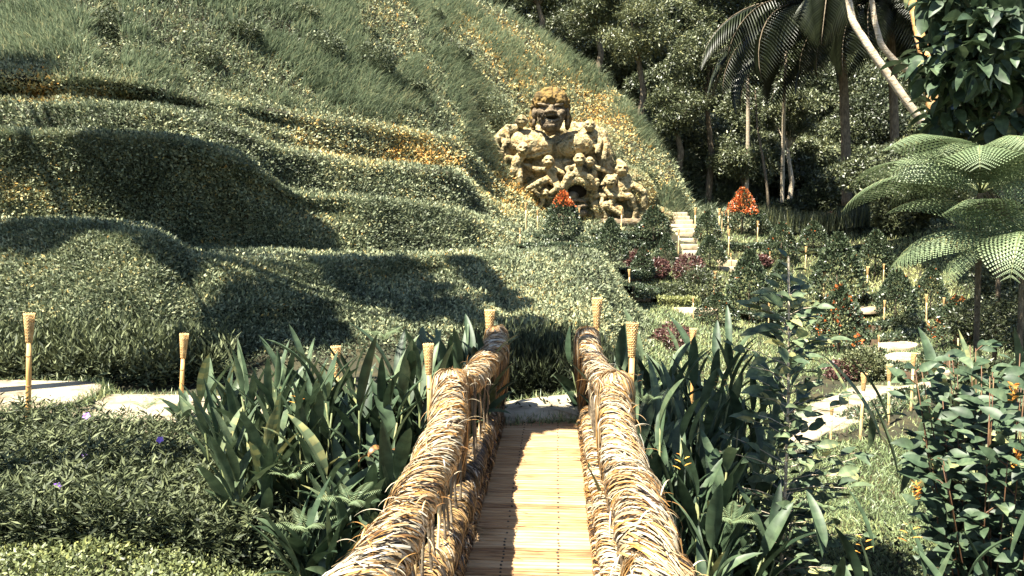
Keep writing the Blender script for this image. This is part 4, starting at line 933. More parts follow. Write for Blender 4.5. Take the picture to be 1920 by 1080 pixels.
# moss and ferns growing on the rock
vv_ = np.empty(len(rock.data.vertices)*3, np.float32); rock.data.vertices.foreach_get('co', vv_); vv_ = vv_.reshape(-1, 3)
nn_ = np.empty(len(vv_)*3, np.float32); rock.data.vertices.foreach_get('normal', nn_); nn_ = nn_.reshape(-1, 3)
sel = np.where((nn_[:,1] < .3) & ((vv_[:,0] > 1.4) | (vv_[:,0] < -2.2) | (vv_[:,2] < .9)))[0]; k = rng.choice(sel, 26000)
pp = vv_[k]+rdir(len(k))*.04; tn = np.clip(.56+.3*fbm(pp*1.3, 2)+.14*rng.normal(size=len(k)), 0, 1)
me_ = soup('moss', pp, unit(rdir(len(k))*.8+nn_[k]+np.array([0,0,.2])), rdir(len(k))+nn_[k], .10*(.5+rng.random(len(k))), .04, 'leaf', tn)
link('moss', me_, M['hill'], giant)

for o in [x for x in giant.children if x.name.split('.')[0] in ('torso', 'cave_arch', 'boulder', 'drapery')]:
    nvv = len(o.data.vertices); a = np.empty(nvv*3, np.float32); b = np.empty(nvv*3, np.float32); o.data.vertices.foreach_get('co', a); o.data.vertices.foreach_get('normal', b)
    a = a.reshape(-1, 3); b = b.reshape(-1, 3); ok = np.where((b[:,1] < .2) & (fbm(a*1.7+11, 2) > -.12))[0]; k = rng.choice(ok, min(len(ok), 1500 if 'torso' in o.name else 500)); hair = 'hair' in o.name
    pp = a[k]+b[k]*.01; tn = np.clip((.35 if hair else .68)+.25*fbm(pp*1.5, 2)+.18*rng.normal(size=len(k)), 0, 1)
    link('moss', soup('moss', pp, unit(rdir(len(k))+b[k]*.5+np.array([0,0,-.2])), rdir(len(k))+b[k], .065*(.5+rng.random(len(k))), .03, 'leaf', tn), M['hill'], o)
# ------------------------------------------------------------------ big-leaved plants
def clump(name, px, D, htop, n, spread, seed, label, zoff=0, L=.46, Wd=.095, stems=True, bloom=0, mat='heli', grp=None, lean=.16, cat='plant', ybase=None, tone0=.45, per=4, bendr=(.1, .7), tpl='paddle'):
    r_ = np.random.default_rng(seed)
    c = P(px, 800, D); zb = drop(c[0], c[1])+zoff
    t = empty(name, (c[0], c[1], zb), 0, label, cat, grp)
    H = P(px, htop, D)[2]-zb
    pos = []; dd = []; nn = []; LL = []; WW = []; tn = []; bb = []; m = MB()
    for i in range(n):
        a = r_.uniform(0, 2*PI); rad = spread*math.sqrt(r_.random()); bx, by = rad*math.cos(a), rad*math.sin(a)
        h = H*(.62+.38*r_.random()); la = a+r_.normal()*.5; ll = lean*(.3+r_.random())*h
        top = np.array([bx+ll*math.cos(la), by+ll*math.sin(la), max(.1, h-L*.85)])
        base = np.array([bx, by, -.08])
        if stems: m.tube([base, (base+top)/2+np.array([0,0,.05*h]), top], [.010, .009, .006], 6)
        for k in range(per):
            f = 1-k/(per)*.62*r_.uniform(.7, 1.1); q = base+(top-base)*f
            az = la+k*PI*.95+r_.normal()*.5; up_ = 1.5-.9*(k/per)+.3*r_.normal()
            d_ = np.array([math.cos(az)*.42, math.sin(az)*.42, max(.35, up_)])
            pos.append(q); dd.append(d_); nn.append([math.cos(az), math.sin(az), -.15]); l_ = L*(.65+.5*r_.random()); LL.append(l_); WW.append(Wd*(.7+.5*r_.random())); bb.append(r_.uniform(*bendr)*(1.6 if r_.random() < .12 else 1)); tn.append(np.clip(tone0+.2*r_.normal()+(.35 if r_.random() < .02 else 0), 0, 1))
    # turn some leaves about their own axis so their faces catch the light differently
    nn = np.array(nn)+.55*r_.normal(size=(len(nn), 3))
    me_ = soup('leaves', np.array(pos), np.array(dd), nn, np.array(LL), np.array(WW), tpl, np.array(tn), np.array(bb))
    link('leaves', me_, M[mat], t)
    if stems: m.build('stem', M['stem'], t, True)
    for b in range(bloom):
        a = r_.uniform(0, 2*PI); q = np.array([spread*.8*math.cos(a), spread*.8*math.sin(a), H*r_.uniform(.72, .98)])
        k = 5; s_ = np.arange(k); ps = q+np.stack([.012*(s_ % 2*2-1), 0*s_, .022*s_], 1)
        me2 = soup('flower', ps, np.stack([(s_ % 2*2-1)*.9, r_.normal(size=k)*.3, .5+0*s_], 1), np.tile([0,0,-1.0], (k, 1)), .055-.006*s_, .014, 'broad', r_.random(k), .3)
        link('flower', me2, M['flower'], t)
    return t
for i, (px, D, ht, n, sp, bl, lab) in enumerate([
 (468,4.75,700,7,.12,0,'nearest clump of upright paddle leaves, standing free at the left'),
 (440,5.3,640,7,.12,1,'paddle-leaved clump beside the end of the left path'),
 (500,5.2,625,9,.15,1,'tall paddle-leaved clump left of the dark torch'),
 (560,5.0,665,10,.16,1,'dense paddle-leaved clump in the middle of the left bed'),
 (610,5.6,605,8,.16,0,'high-reaching paddle-leaved clump behind the dense one'),
 (665,5.2,600,8,.15,0,'paddle-leaved clump just right of the dark torch'),
 (725,5.6,600,8,.17,0,'broad dark clump between torch and near left post'),
 (775,5.7,590,9,.17,0,'tall dark clump behind the near left post'),
 (840,6.1,585,9,.18,1,'paddle-leaved clump touching the far left handrail'),
 (885,6.5,588,6,.12,0,'narrow clump at the far left bound post'),
 (640,4.5,860,8,.16,0,'short clump of hanging leaves at the foot of the left handrail'),
 (700,4.7,760,8,.16,0,'half-shaded clump beside the left handrail'),
 (590,4.3,905,5,.10,0,'small young clump above the fern at the lower left')]):
    clump('paddle_leaf_clump', px, D, ht, int(n*1.9), sp*1.15, i+1, lab, L=.44 if i < 5 else .52, Wd=.068 if i < 5 else .09, bloom=0 if i%3 else bl, grp='paddle-leaved clumps', tone0=.60 if i < 5 else .42, bendr=(.1, .5) if i < 5 else (.15, 1.0), per=5, lean=.10)
for i, (px, D, ht, n, sp, bl, lab) in enumerate([
 (1145,6.9,588,7,.15,0,'dark clump at the far right bound post'),
 (1215,6.2,600,9,.18,1,'dark clump behind the large right torch'),
 (1240,5.2,660,10,.2,1,'dark clump leaning over the right handrail'),
 (1290,6.6,600,10,.2,2,'tall dark clump with yellow blooms right of the bridge'),
 (1300,5.3,690,11,.2,1,'dense dark clump in the shade of the right handrail'),
 (1350,6.3,600,10,.2,1,'tall dark clump left of the sapling'),
 (1340,5.0,780,9,.18,0,'low dark clump under the yellow blooms'),
 (1390,7.2,590,9,.2,0,'upright dark clump beside the sapling crown'),
 (1270,4.6,830,8,.16,1,'lowest dark clump touching the right handrail')]):
    clump('paddle_leaf_clump', px, D, ht, int(n*1.5), sp*1.2, i+40, lab, L=.50, Wd=.085, bloom=bl, grp='paddle-leaved clumps', tone0=.38, per=5, bendr=(.1, .8))
clump('paddle_leaf_clump', 1690, 3.9, 900, 9, .2, 71, 'broad upright blades at the lower right corner', L=.42, Wd=.06, tone0=.45, bloom=1, stems=False, per=3)
clump('paddle_leaf_clump', 1760, 3.5, 950, 7, .2, 72, 'spear-shaped blades below the big leafy shrub', L=.40, Wd=.06, tone0=.45, bloom=1, stems=False, per=3)
clump('strap_leaf_plant', 1868, 6.3, 578, 16, .5, 73, 'thick clump of blue-green strap leaves at the right edge', L=.95, Wd=.10, tone0=.8, stems=False, per=2, lean=.3)
clump('strap_leaf_plant', 1815, 6.6, 640, 10, .35, 74, 'thinner strap leaves left of the thick clump', L=.8, Wd=.08, tone0=.7, stems=False, per=2, lean=.4)
clump('leafy_rosette', 332, 6.6, 728, 2, .05, 75, 'leafy rosette at the foot of the second left torch', L=.30, Wd=.11, tone0=.4, per=6, bendr=(.3, 1.0), tpl='broad', stems=False, zoff=.1)
for px, D, r, h, lab in [(1838, 7.3, .40, 1.0, 'dense dark shrub hiding the foot of the large tree fern'), (1915, 7.1, .5, 1.0, 'dense dark shrub at the right edge under the fern fronds')]:
    cushion('leafy_bush', px, 640, D, r, h, 5200, M['jungle'], lab, .075, .42)
# curled dry leaves
t = empty('withered_leaf', P(715, 880, 4.6), 0, 'curled brown leaf hanging beside the left handrail', 'leaf')
link('blade', soup('blade', np.array([[0,0,.1],[-.05,.02,.06],[.06,0,.12]]), np.array([[.3,-.2,1],[-.6,0,.6],[.5,-.3,.5]]), np.array([[-.5,-.5,-.2],[-.3,-.6,-.6],[.5,-.2,-1]]), np.array([.16,.15,.14]), np.array([.05,.045,.045]), 'paddle', np.array([.18,.14,.2]), np.array([3.2,2.6,2.8])), M['straw'], t)

# ------------------------------------------------------------------ leafy saplings and shrubs with stems
def leafy(name, base, H, nstem, leafL, leafW, nleaf, seed, label, spread=.5, tone0=.5, mat='heli', cat='shrub', stem_mat='stem', zlo=.15, prof=None, stemr=.012, droop=.5, whorl=False, tip=None):
    r_ = np.random.default_rng(seed); t = empty(name, base, 0, label, cat); m = MB(); pos = []; dd = []; nn = []; ax = []
    for i in range(nstem):
        a = 2*PI*(i+r_.random())/nstem; f = math.sqrt(r_.random()) if nstem > 1 else 0
        top = np.array([spread*f*math.cos(a), spread*f*math.sin(a), H*(1-.35*f*r_.random())]); b = np.array([.1*spread*math.cos(a), .1*spread*math.sin(a), -.1]) if nstem > 1 else np.array([0,0,-.1])
        pts = [b+(top-b)*s+np.array([.05*math.sin(3*s+i), .05*math.cos(2*s+i), .15*spread*math.sin(PI*s)])*H*.3 for s in np.linspace(0, 1, 7)]
        m.tube(pts, np.linspace(stemr, stemr*.4, 7), 7); ax.append(np.array(pts))
        pa = np.array(pts)
        for k in range(nleaf):
            s = zlo+(1-zlo)*(k+r_.random())/nleaf; q = np.array([np.interp(s, np.linspace(0, 1, 7), pa[:,j]) for j in range(3)])
            az = k*2.4+r_.normal()*.4; rr = (prof(s) if prof else .25)*(.5+.7*r_.random())
            e = q+np.array([math.cos(az)*rr, math.sin(az)*rr, rr*.35])
            if rr > .1: m.tube([q, (q+e)/2+np.array([0,0,.02]), e], [.004, .003, .002], 4, False)
            g = 1 if rr <= .1 else 5
            for j in range(g):
                pj = q+(e-q)*((j+1)/g); az2 = az+(r_.uniform(-1, 1)*1.1 if g > 1 else 0)
                pos.append(pj); dd.append([math.cos(az2), math.sin(az2), .35+.3*r_.normal()]); nn.append([.4*r_.normal(), .55+.4*r_.normal(), -.8])
    n = len(pos); sz = leafL*(.6+.6*r_.random(n))
    me_ = soup('leaves', np.array(pos), np.array(dd), np.array(nn), sz, sz*leafW, 'broad', np.clip(tone0+.22*r_.normal(size=n)+.4*(r_.random(n) < .012), 0, 1), droop*(.4+r_.random(n)))
    link('leaves', me_, M[mat], t); m.build('stem', M[stem_mat], t, True)
    return t
c = P(1466, 800, 5.2); zb = drop(c[0], c[1])
leafy('sapling', (c[0], c[1], zb), P(1466, 480, 5.2)[2]-zb, 1, .15, .44, 96, 5, 'slender broad-leaved sapling right of the bridge', tone0=.68, stem_mat='palebark', stemr=.016, zlo=.22, prof=lambda s: .46*math.sin(PI*min(1, max(.08, s*1.03))**.8)+.05, cat='sapling')
c = P(1484, 800, 5.35); zb2 = drop(c[0], c[1])
leafy('sapling', (c[0], c[1], zb2), 1.25, 1, .14, .45, 30, 6, 'shorter second stem beside the sapling', tone0=.68, stem_mat='palebark', stemr=.013, zlo=.35, prof=lambda s: .2, cat='sapling')
c = P(1880, 900, 4.3); zb = drop(c[0], c[1])
sh = leafy('broad_leaf_shrub', (c[0], c[1], zb), P(1835, 655, 4.3)[2]-zb, 46, .125, .48, 40, 7, 'big glossy broad-leaved shrub with red stems filling the lower right', spread=.60, tone0=.38, stem_mat='redstem', zlo=.12, prof=lambda s: .09, stemr=.006)
for (px, py, D) in [(1900,735,4.0),(1905,860,3.9),(1718,920,3.9)]:
    q = P(px, py, D)-np.array([c[0], c[1], zb]); k = 16; s_ = np.arange(k)
    me2 = soup('flower', q+np.stack([.004*rng.normal(size=k), .004*rng.normal(size=k), .006*s_-.05], 1), unit(rdir(k)*np.array([1,1,.3])+np.array([0,0,.5])), rdir(k), .038, .014, 'broad', rng.random(k)*.7, .4); link('flower', me2, M['flower'], sh)
# low fern tufts
def fern_frond(L, npin, w, seed, droop=1.2, pinnules=10, leaf='leaf2', sparse=1.0, pw=.34):
    """one frond: rachis along +X arching down, feathered pinnae; returns leaf arrays and rachis"""
    r_ = np.random.default_rng(seed); s = np.linspace(0, 1, 14); th = .85-droop*s**1.2
    x = np.concatenate([[0], np.cumsum(np.cos(th[:-1]))])/13*L; z = np.concatenate([[0], np.cumsum(np.sin(th[:-1]))])/13*L
    R_ = np.stack([x, 0*x, z], 1); pos = []; dd = []; nn = []; sz = []; wd = []
    for i in range(npin):
        t = .10+.90*i/npin; q = np.array([np.interp(t, s, R_[:,j]) for j in range(3)]); tg = np.array([math.cos(np.interp(t, s, th)), 0, math.sin(np.interp(t, s, th))])
        pl = w*math.sin(PI*(.12+.86*t))**.8
        for sd in (-1, 1):
            d_ = unit(tg*.45+np.array([0, sd, 0])-np.array([0,0,.22])); up_ = np.cross(d_, tg)*sd; up_ = up_*(-1 if up_[2] < 0 else 1)
            if pinnules <= 1:
                pos.append(q); dd.append(d_); nn.append([0,0,-1]); sz.append(pl); wd.append(pl*pw*.45)
                continue
            for k in range(pinnules):
                f = (k+.5)/pinnules; b = q+d_*pl*f-np.array([0,0,.10*pl*f*f])
                ll = pl*min(pw, .15)*(1.1-.8*f)
                for s2 in (-1, 1):
                    pos.append(b); e = unit(d_*.45+s2*unit(np.cross(up_, d_))); dd.append(e); nn.append(-up_); sz.append(ll); wd.append(pl/pinnules*.85)
    return np.array(pos), np.array(dd), np.array(nn, float), np.array(sz), np.array(wd), R_
def frond_mesh(L, npin, w, seed, droop, pinnules, tone0=.5, mat='fern', pw=.34, bend=.3):
    pos, dd, nn, sz, wd, R_ = fern_frond(L, npin, w, seed, droop, pinnules, pw=pw)
    me_ = soup('frond', pos, dd, nn, sz, wd, 'leaf2', np.clip(tone0+.12*rng.normal(size=len(pos)), 0, 1), bend); me_.materials.append(M[mat])
    m = MB(); m.tube(R_, np.linspace(.014, .003, len(R_))*L/2.2, 6); rm = m.mesh('rachis', True); rm.materials.append(M['bark' if mat == 'jungle' else 'stem'])
    return me_, rm
TF = [frond_mesh(2.2, 25, .56, 3, 1.75, 11), frond_mesh(1.9, 23, .50, 4, 2.1, 10, .6)]
def fern_tree(px, py, D, n, sc_, label, seed, el=(.05, .5), az0=None, trunk=True):
    r_ = np.random.default_rng(seed); c = P(px, py, D); zb = drop(c[0], c[1])
    t = empty('tree_fern', (c[0], c[1], zb), 0, label, 'tree fern', 'tree ferns'); H = c[2]-zb
    m = MB(); m.tube([(.3,.5,-.2),(.2,.3,H*.5),(0,0,H)], [.034,.03,.03], 10, jit=.08); m.build('trunk', M['bark'], t)
    for i in range(n):
        fm, rm = TF[i % 2]; f = link('frond', fm, None, t); f.location = (0, 0, H); s_ = sc_*r_.uniform(.8, 1.1); f.scale = (s_,)*3
        f.rotation_euler = (r_.normal()*.28, -r_.uniform(-.45,.45), 2*PI*(i+.5*r_.random())/n); link('rachis', rm, None, f)
fern_tree(1838, 362, 7.9, 18, .70, 'large tree fern with arching fronds at the right edge', 3)
fern_tree(1918, 478, 7.6, 17, .70, 'lower tree fern whose fronds spread over the ochre bank', 9)
fern_tree(1880, 300, 11.0, 14, .8, 'tree fern behind the large one, against the big-leaved tree', 12)
SF = [frond_mesh(.34, 18, .075, 7, 1.0, 1, .5, pw=.38), frond_mesh(.38, 20, .085, 8, 1.4, 1, .4, pw=.38)]
for j, (px, py, D, s_, lab) in enumerate([(575,1000,4.3,1.0,'small fern under the young clump'),(545,900,4.6,.9,'fern among the stems of the nearest clumps'),(275,768,6.4,.8,'fern arching over the joint of the path slabs'),(1215,760,5.2,1.0,'fern in the shade right of the bridge'),(1370,985,4.6,.9,'fern at the foot of the dark clumps'),(1555,960,4.9,1.0,'fern beside the second sapling stem'),(720,640,6.0,1.0,'fern between the tall paddle leaves'),(660,950,4.2,.9,'fern near the left handrail end')]):
    s_ *= .68
    t = empty('fern', P(px, py, D), 0, lab, 'fern', 'small ferns')
    for i in range(6):
        fm, rm = SF[i % 2]; f = link('frond', fm, None, t); f.scale = (s_,)*3; f.rotation_euler = (0, -.2*random.random(), i*1.05+random.random()*.4); link('rachis', rm, None, f)

# ------------------------------------------------------------------ elephant ears, reed fence
def ears(px, yt, yb, n, label, seed):
    b = hit(px, yb); D = depth(b); H = (yb-yt)*D/F; r_ = np.random.default_rng(seed); t = empty('large_leaf_plant', b, 0, label, 'plant', 'elephant-eared plants'); m = MB(); pos = []; dd = []; nn = []
    for i in range(n):
        a = r_.uniform(0, 2*PI); e = np.array([math.cos(a)*H*.35, math.sin(a)*H*.35, H*r_.uniform(.4, .85)]); m.tube([(0,0,0), e*.6+np.array([0,0,.1]), e], .02, 6); pos.append(e); dd.append([math.cos(a), math.sin(a)-.4, r_.uniform(-.3, .7)]); nn.append([0, -.4, -1])
    link('leaves', soup('leaves', np.array(pos), np.array(dd), np.array(nn), H*.48*r_.uniform(.7, 1.1, n), H*.34*r_.uniform(.7, 1.1, n), 'broad', r_.uniform(.6, 1, n), .5), M['fern'], t); m.build('stem', M['stem'], t, True)
ears(1548, 340, 400, 11, 'pale elephant-eared plant behind the reed fence', 1)
ears(1612, 362, 405, 9, 'elephant-eared plant right of the pale one', 2)
ears(1650, 385, 412, 7, 'smaller elephant-eared plant under the tree fern', 3)
n = 3800; px_ = rng.uniform(1415, 1665, n); q = np.array([P(a, 425+6*math.sin(a*.03), 35.0+3*rng.random()) for a in px_]); q[:,2] -= .15
hgt = rng.uniform(.5, 1.25, n); me_ = soup('reeds', q, np.array([0,0,1.0])+.14*rng.normal(size=(n, 3)), rdir(n), hgt, .035, 'blade2', np.clip(.45+.25*rng.normal(size=n)+.35*(rng.random(n) < .12), 0, 1), .3)
tag(link('reeds', me_, M['jungle']), 'band of upright dark reeds behind the garden', 'reeds', None, 'stuff')

# ------------------------------------------------------------------ jungle
def crowns(spec, name, mat, label, leaf0=.004, dens=1.0, tb=0.0):
    P_, D2, N2, S2, T2 = [], [], [], [], []
    for (px, py, D, r) in spec:
        c = P(px, py, D); n = int(dens*1700*(r*100/D)**1.0)
        dd = rdir(n); lump = 1+.42*fbm(dd*1.7+px*.07, 3); rr = (.62+.38*rng.random(n)**.6)*lump
        p_ = c+dd*rr[:,None]*np.array([r, r, r*.8])
        leaf = (leaf0*D)*(.6+.9*rng.random(n))
        P_.append(p_); D2.append(dd*.5+rdir(n)+np.array([0,0,-.15])); N2.append(rdir(n)*.8+dd*.4+np.array([0,0,.7])); S2.append(leaf)
        T2.append(np.clip(.42+.10*rng.normal()+.20*rng.normal(size=n)+tb, 0, 1))
    me_ = soup(name, np.vstack(P_), np.vstack(D2), np.vstack(N2), np.concatenate(S2), np.concatenate(S2)*.42, 'leaf2', np.concatenate(T2))
    return tag(link(name, me_, M[mat]), label, 'jungle', None, 'stuff')
def ridge(px): return np.interp(px, [600,800,880,960,1030,1100,1200,1250,1290,1330,1500,2000], [-90,-45,0,28,80,128,240,300,370,392,395,380])
spec = []
for py in range(-90, 400, 52):
    for px in range(860, 2080, 54):
        x = px+rng.uniform(-26, 26); yy = py+rng.uniform(-22, 22)
        if yy > ridge(x)-8: continue
        if x > 1755 and 60 < yy < 215 and x < 1800: continue
        up1 = (400-yy)/490
        D = 44+up1*16+rng.uniform(-3, 5)
        if 1330 < x < 1780 and yy < 250 and rng.random() < .06: continue
        spec.append((x, yy, D, rng.uniform(1.3, 2.6)))
crowns(spec, 'jungle', 'jungle', 'dense dark jungle rising behind the hill and garden', .0042, 1.45)
spec = [(px+rng.uniform(-20, 20), ridge(px)+rng.uniform(-28, 4), 41+rng.uniform(0, 3), rng.uniform(.5, 1.1)) for px in range(1270, 1700, 26)]
spec += [(px, py, D, r) for px, py, D, r in [(1640,320,30,1.3),(1700,345,28,1.2),(1600,345,36,1.2),(1760,300,26,1.0),(1700,290,30,.8),(1875,575,13,.5),(1920,550,13,.7),(1905,520,12,.6),(1840,600,12,.45),(1950,600,11,.7),(1905,480,16,.7),(1790,350,30,1.2),(1740,370,32,1.2),(1900,380,22,1.3),(1990,500,13,1.2),(1850,320,24,1.3),(1930,300,22,2.2),(1690,400,33,1.2)]]
crowns(spec, 'undergrowth_bank', 'jungle', 'leafy undergrowth at the foot of the jungle and under the tree ferns', .0045, 1.2, -.02)
crowns([(px+rng.uniform(-30, 30), py+rng.uniform(-20, 20), rng.uniform(63, 68), 4.2) for px in range(900, 2080, 95) for py in range(-80, 330, 85) if py < ridge(px)-10], 'far_trees', 'jungle', 'wall of distant trees closing the jungle', .0048, .75, -.1)
# big hill of dark earth behind the trees so the forest floor is closed
m = MB(); xs = np.linspace(-60, 90, 60); V = []; Q = []
for j, (D, z0) in enumerate([(50,1.0),(60,4.5),(75,9.0),(95,10)]):
    for i, x in enumerate(xs): V.append((x, D+4*math.sin(x*.1), z0+2.5*math.sin(x*.07+j)+(7 if x < 4 else 0)*min(1, j/1.0)*np.clip((4-x)/12, 0, 1)))
for j in range(3):
    for i in range(59): Q.append([j*60+i, j*60+i+1, (j+1)*60+i+1, (j+1)*60+i])
m.add(V, Q); tag(m.build('hills', M['soil'], None, True), 'dark rising ground under the jungle', 'hill', None, 'structure')
def tree(px, pyc, D, r, label, trunkmat='bark', lean=(0, 0), tr=.22, leaf=.0042, n=9000, name='jungle_tree', mat='jungle', grp='trees behind the garden', tone=.5, shape=(1,1,.9), broad=False, base_py=None, leafasp=.42, clusters=26):
    c = P(px, pyc, D); b = np.array([c[0]+lean[0], c[1]+lean[1], 0]); b[2] = drop(b[0], b[1])
    if b[2] < -1.4 and D > 46: b[2] = 0
    t = empty(name, b, 0, label, 'tree', grp); cc = c-b; m = MB()
    pts = [np.array([0,0,-.3]), cc*.35+np.array([.25,0,0]), cc*.7+np.array([-.1,0,.2]), cc+np.array([0,0,r*.2])]
    q, _ = along(pts, 12); m.tube(q, np.linspace(tr, tr*.4, 12), 9, jit=.05)
    cl = rdir(clusters)*np.array(shape)*r*.75*rng.random((clusters, 1))**.4
    for k in range(4 if broad else 10): e = cc+cl[k]; s0 = q[7]; m.tube([s0, (s0+e)/2+np.array([0,0,.1*r]), e], [tr*.35, tr*.22, tr*.08], 5)
    m.build('trunk', M[trunkmat], t, True)
    k = rng.integers(0, clusters, n); off = rdir(n)*r*.34*rng.random((n, 1))**.5; p_ = cc+cl[k]+off*np.array([1,1,.7])
    lf = leaf*D*(.6+.8*rng.random(n))
    me_ = soup('crown', p_, unit(off)*.6+rdir(n)*.8+np.array([0,0,-.2]), rdir(n)*.5+np.array([0,0,-.8 if broad else .8]), lf, lf*leafasp, 'broad' if broad else 'leaf2', np.clip(tone+.22*rng.normal(size=n), 0, 1), .6 if broad else 0)
    link('crown', me_, M[mat], t); return t
tree(1200, 60, 43, 2.6, 'leafy tree above the carving, paler than those around it', tone=.62)
tree(1330, 110, 42, 2.4, 'round-crowned tree left of the hanging palm', tone=.5)
tree(1270, 210, 41, 2.0, 'dark tree at the right side of the ridge', tone=.42)
tree(1395, 300, 41, 2.1, 'broad low tree behind the reed fence', tone=.45)
tree(1480, 210, 42, 1.8, 'thin-crowned tree with a pale trunk under the palm fronds', trunkmat='palebark', tone=.5, tr=.16)
tree(1120, 20, 46, 2.2, 'tree at the top edge just right of the grassy ridge', tone=.5)
tree(1010, -20, 48, 2.0, 'tree behind the crest of the grassy slope', tone=.38)
# big leaved tree, upper right
tree(1850, 90, 8.5, 1.0, 'big-leaved tree overhanging the upper right corner', n=1500, leaf=.027, broad=True, mat='heli', leafasp=.5, tone=.36, clusters=22, tr=.09, lean=(2.9, .6), shape=(.95,1,1.2), grp=None)
tree(1830, 245, 9.5, .62, 'low spray of big leaves above the tree fern', n=330, leaf=.022, broad=True, mat='heli', leafasp=.5, tone=.75, clusters=12, tr=.05, lean=(2.0, .5), shape=(1.3,1,.45), grp=None)
# leaning palm trunks with crowns out of the frame
def trunk_tree(name, pts, rad, mat, label, jit=.03, crown=None):
    q = np.array([P(*a) for a in pts]); b = q[0]; t = empty(name, b, 0, label, 'tree'); m = MB()
    s, _ = along(q-b, 40); s[1:-1] = (s[:-2]+s[1:-1]+s[2:])/3; rr = np.interp(np.linspace(0, 1, 40), np.linspace(0, 1, len(rad)), rad)*(1+.05*(np.arange(40) % 2)); m.tube(s, rr, 10, jit=jit); m.build('trunk', M[mat], t, True)
    return t, s[-1]
PF = [frond_mesh(3.6, 46, 1.0, 21, 1.9, 1, .02, 'jungle', pw=.10, bend=.9), frond_mesh(3.2, 42, .9, 22, 2.2, 1, .06, 'jungle', pw=.10, bend=1.1)]
def palm_crown(t, top, n, s_, seed, el=(0, .8)):
    r_ = np.random.default_rng(seed)
    for i in range(n):
        fm, rm = PF[i % 2]; f = link('frond', fm, None, t); f.location = top; f.scale = (s_*r_.uniform(.85, 1.1),)*3; f.rotation_euler = (r_.normal()*.2, -r_.uniform(*el)+.3, 2*PI*i/n+r_.random()*.3); link('rachis', rm, None, f)
t, top = trunk_tree('palm_tree', [(1752,262,16.5),(1700,190,16.5),(1640,105,16.6),(1598,40,16.8),(1585,-40,17),(1590,-90,17)], [.085,.085,.08,.075,.07,.06], 'palebark', 'pale speckled palm trunk leaning left')
palm_crown(t, top, 8, .5, 2)
t, top = trunk_tree('branched_tree', [(1758,250,18),(1748,190,18),(1738,120,18),(1725,70,18.2),(1712,10,18.5),(1700,-60,19)], [.16,.14,.13,.11,.09,.07], 'orangebark', 'forked tree with orange lichen on its trunk')
m = MB(); b_ = P(1758,250,18); q = np.array([P(*a) for a in [(1744,165,18),(1712,140,17.9),(1680,118,17.8),(1652,85,17.8),(1640,40,17.9),(1632,-20,18)]])-b_; m.tube(along(q, 24)[0], np.linspace(.085,.05,24), 9, jit=.04); m.build('branch', M['palebark'], t, True)
t, top = trunk_tree('palm_tree', [(1588,385,34),(1585,240,34),(1580,120,34),(1562,70,34),(1552,30,34)], [.22,.2,.19,.18,.17], 'bark', 'dark palm with long hanging fronds at the top')
palm_crown(t, top, 26, 2.15, 5, (-.5, .6))
t, top = trunk_tree('palm_tree', [(1680,370,33),(1676,200,33),(1670,70,33),(1668,20,33)], [.2,.18,.17,.16], 'bark', 'dark palm beside the leaning pale trunk')
palm_crown(t, top, 20, 1.75, 6, (-.4, .6))
t, top = trunk_tree('palm_tree', [(1398,390,41),(1402,300,40.5),(1403,200,40),(1400,110,40)], [.12,.1,.09], 'palebark', 'small distant palm in front of the jungle')
palm_crown(t, top, 16, .62, 7, (-.3, .7))
for f in list(t.children):
    pass
trunk_tree('bare_tree', [(1466,400,41.5),(1468,290,41),(1470,190,40),(1472,150,39.6),(1474,100,39.4),(1469,20,39.4),(1466,-40,39.4)], [.11,.10,.09,.08,.07,.05,.03], 'palebark', 'bare sunlit trunk between palm fronds and far trees')
trunk_tree('bare_tree', [(1444,412,38),(1440,372,37.6),(1437,340,37.6),(1431,300,37.8),(1420,240,38.4),(1416,170,39.5)], [.08,.07,.06,.05,.04,.03], 'bark', 'thin bare trunk at the foot of the jungle')
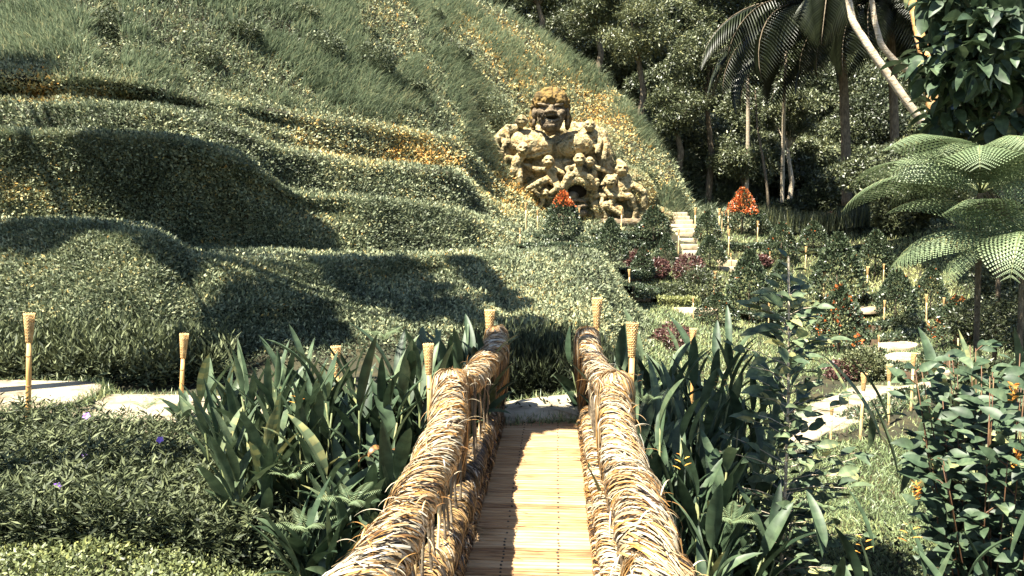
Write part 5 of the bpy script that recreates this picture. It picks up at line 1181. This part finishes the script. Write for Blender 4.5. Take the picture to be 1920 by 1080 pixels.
# ------------------------------------------------------------------ unseen shade trees left of the frame, added to cast shadows at chosen spots
def shade_tree(label, base, blobs, seed, hub):
    """blobs: (photo px, photo py of the shadow, depth or None, distance up the sun's ray, radius)"""
    r_ = np.random.default_rng(seed); b = np.array(base, float); b[2] = drop(b[0], b[1]); t = empty('shade_tree', b, 0, label, 'tree', 'unseen shade trees'); m = MB(); hub = np.array(hub, float)-b
    sd = np.array(sdir); q, _ = along([np.array([0,0,-.3]), hub*.5+np.array([.2,.1,0]), hub], 10); m.tube(q, np.linspace(.24, .12, 10), 9)
    P_, D2, N2, S2 = [], [], [], []
    for (px, py, D, T, r) in blobs:
        s = hit(px, py) if D is None else P(px, py, D); c = s+sd*T-b
        m.tube([hub, (hub+c)/2+np.array([0,0,.6]), c], [.07,.05,.02], 6)
        r *= 1.12; n = int(1900*r*r)+260; dd = rdir(n); p_ = c+dd*((.25+.75*rng.random(n)**.5)*(1+.35*fbm(dd*1.9+px, 2)))[:,None]*r
        P_.append(p_); D2.append(rdir(n)); N2.append(rdir(n)+np.array([0,0,.8])); S2.append(.17*(.6+.8*rng.random(n)))
    S2 = np.concatenate(S2); link('crown', soup('crown', np.vstack(P_), np.vstack(D2), np.vstack(N2), S2, S2*.5, 'leaf2', np.clip(.5+.2*rng.normal(size=len(S2)), 0, 1)), M['jungle'], t)
    m.build('trunk', M['bark'], t, True)
shade_tree('unseen spreading tree added beyond the left edge to shade the terraces', (-13.5, 6.5, 0), [
 (300,430,None,9,.38),(330,462,None,9,.38),(372,474,None,9,.36),(405,455,None,9,.36),(365,420,None,9,.42),(430,478,None,9,.3),(330,385,None,9,.5),(390,380,None,9,.4),(255,270,None,9,.5),(330,300,None,9,.5),(400,310,None,9,.42),(445,335,None,9,.35),
 (450,368,None,9.5,.35),(485,385,None,9.5,.40),(515,405,None,9.5,.40),(548,428,None,9.5,.40),(580,450,None,9.5,.38),(608,474,None,9.5,.30),(520,380,None,9.5,.30),(590,430,None,9.5,.24),
 (655,505,None,10,.42),(700,515,None,10,.5),(750,525,None,10,.5),(800,548,None,10,.42),(845,575,None,10,.38),(690,550,None,10,.5),(740,565,None,10,.46),(790,585,None,10,.4),(880,598,None,10,.3),
 (880,497,None,10,.28),(905,520,None,10,.30),(930,548,None,10,.32),(957,580,None,10,.32),(985,610,None,10,.28),(1008,632,None,10,.2),
 (30,440,None,8,.4),(80,450,None,8,.36),(120,435,None,8,.3),(60,175,None,9,.6),(100,180,None,9,.4)], 1, (-10.5, 6.5, 10.5))
shade_tree('unseen lower tree beyond the left edge casting round shadows on the hill foot', (-9.5, 5.0, 0), [
 (470,625,None,8,.36),(505,600,None,8,.40),(545,592,None,8,.40),(585,605,None,8,.36),(540,625,None,8,.45),(610,630,None,8,.3),(345,515,None,8,.25),
 (900,790,6.7,7,.28),(950,800,6.4,7,.24),(1000,790,6.5,7,.22),(1045,782,6.6,7,.16),(960,690,8.3,7,.4),(1040,700,8.3,7,.4),(905,700,8,7,.4)], 2, (-7.0, 5.4, 7.5))
shade_tree('unseen tree added at the left to shade the plants right of the bridge', (-8.5, 2.4, 0), [
 (1300,720,6.3,8,.5),(1360,800,5.6,8,.5),(1600,960,6.5,8,.5),(1560,880,7,8,.4)], 3, (-4.5, 3.0, 9.0))
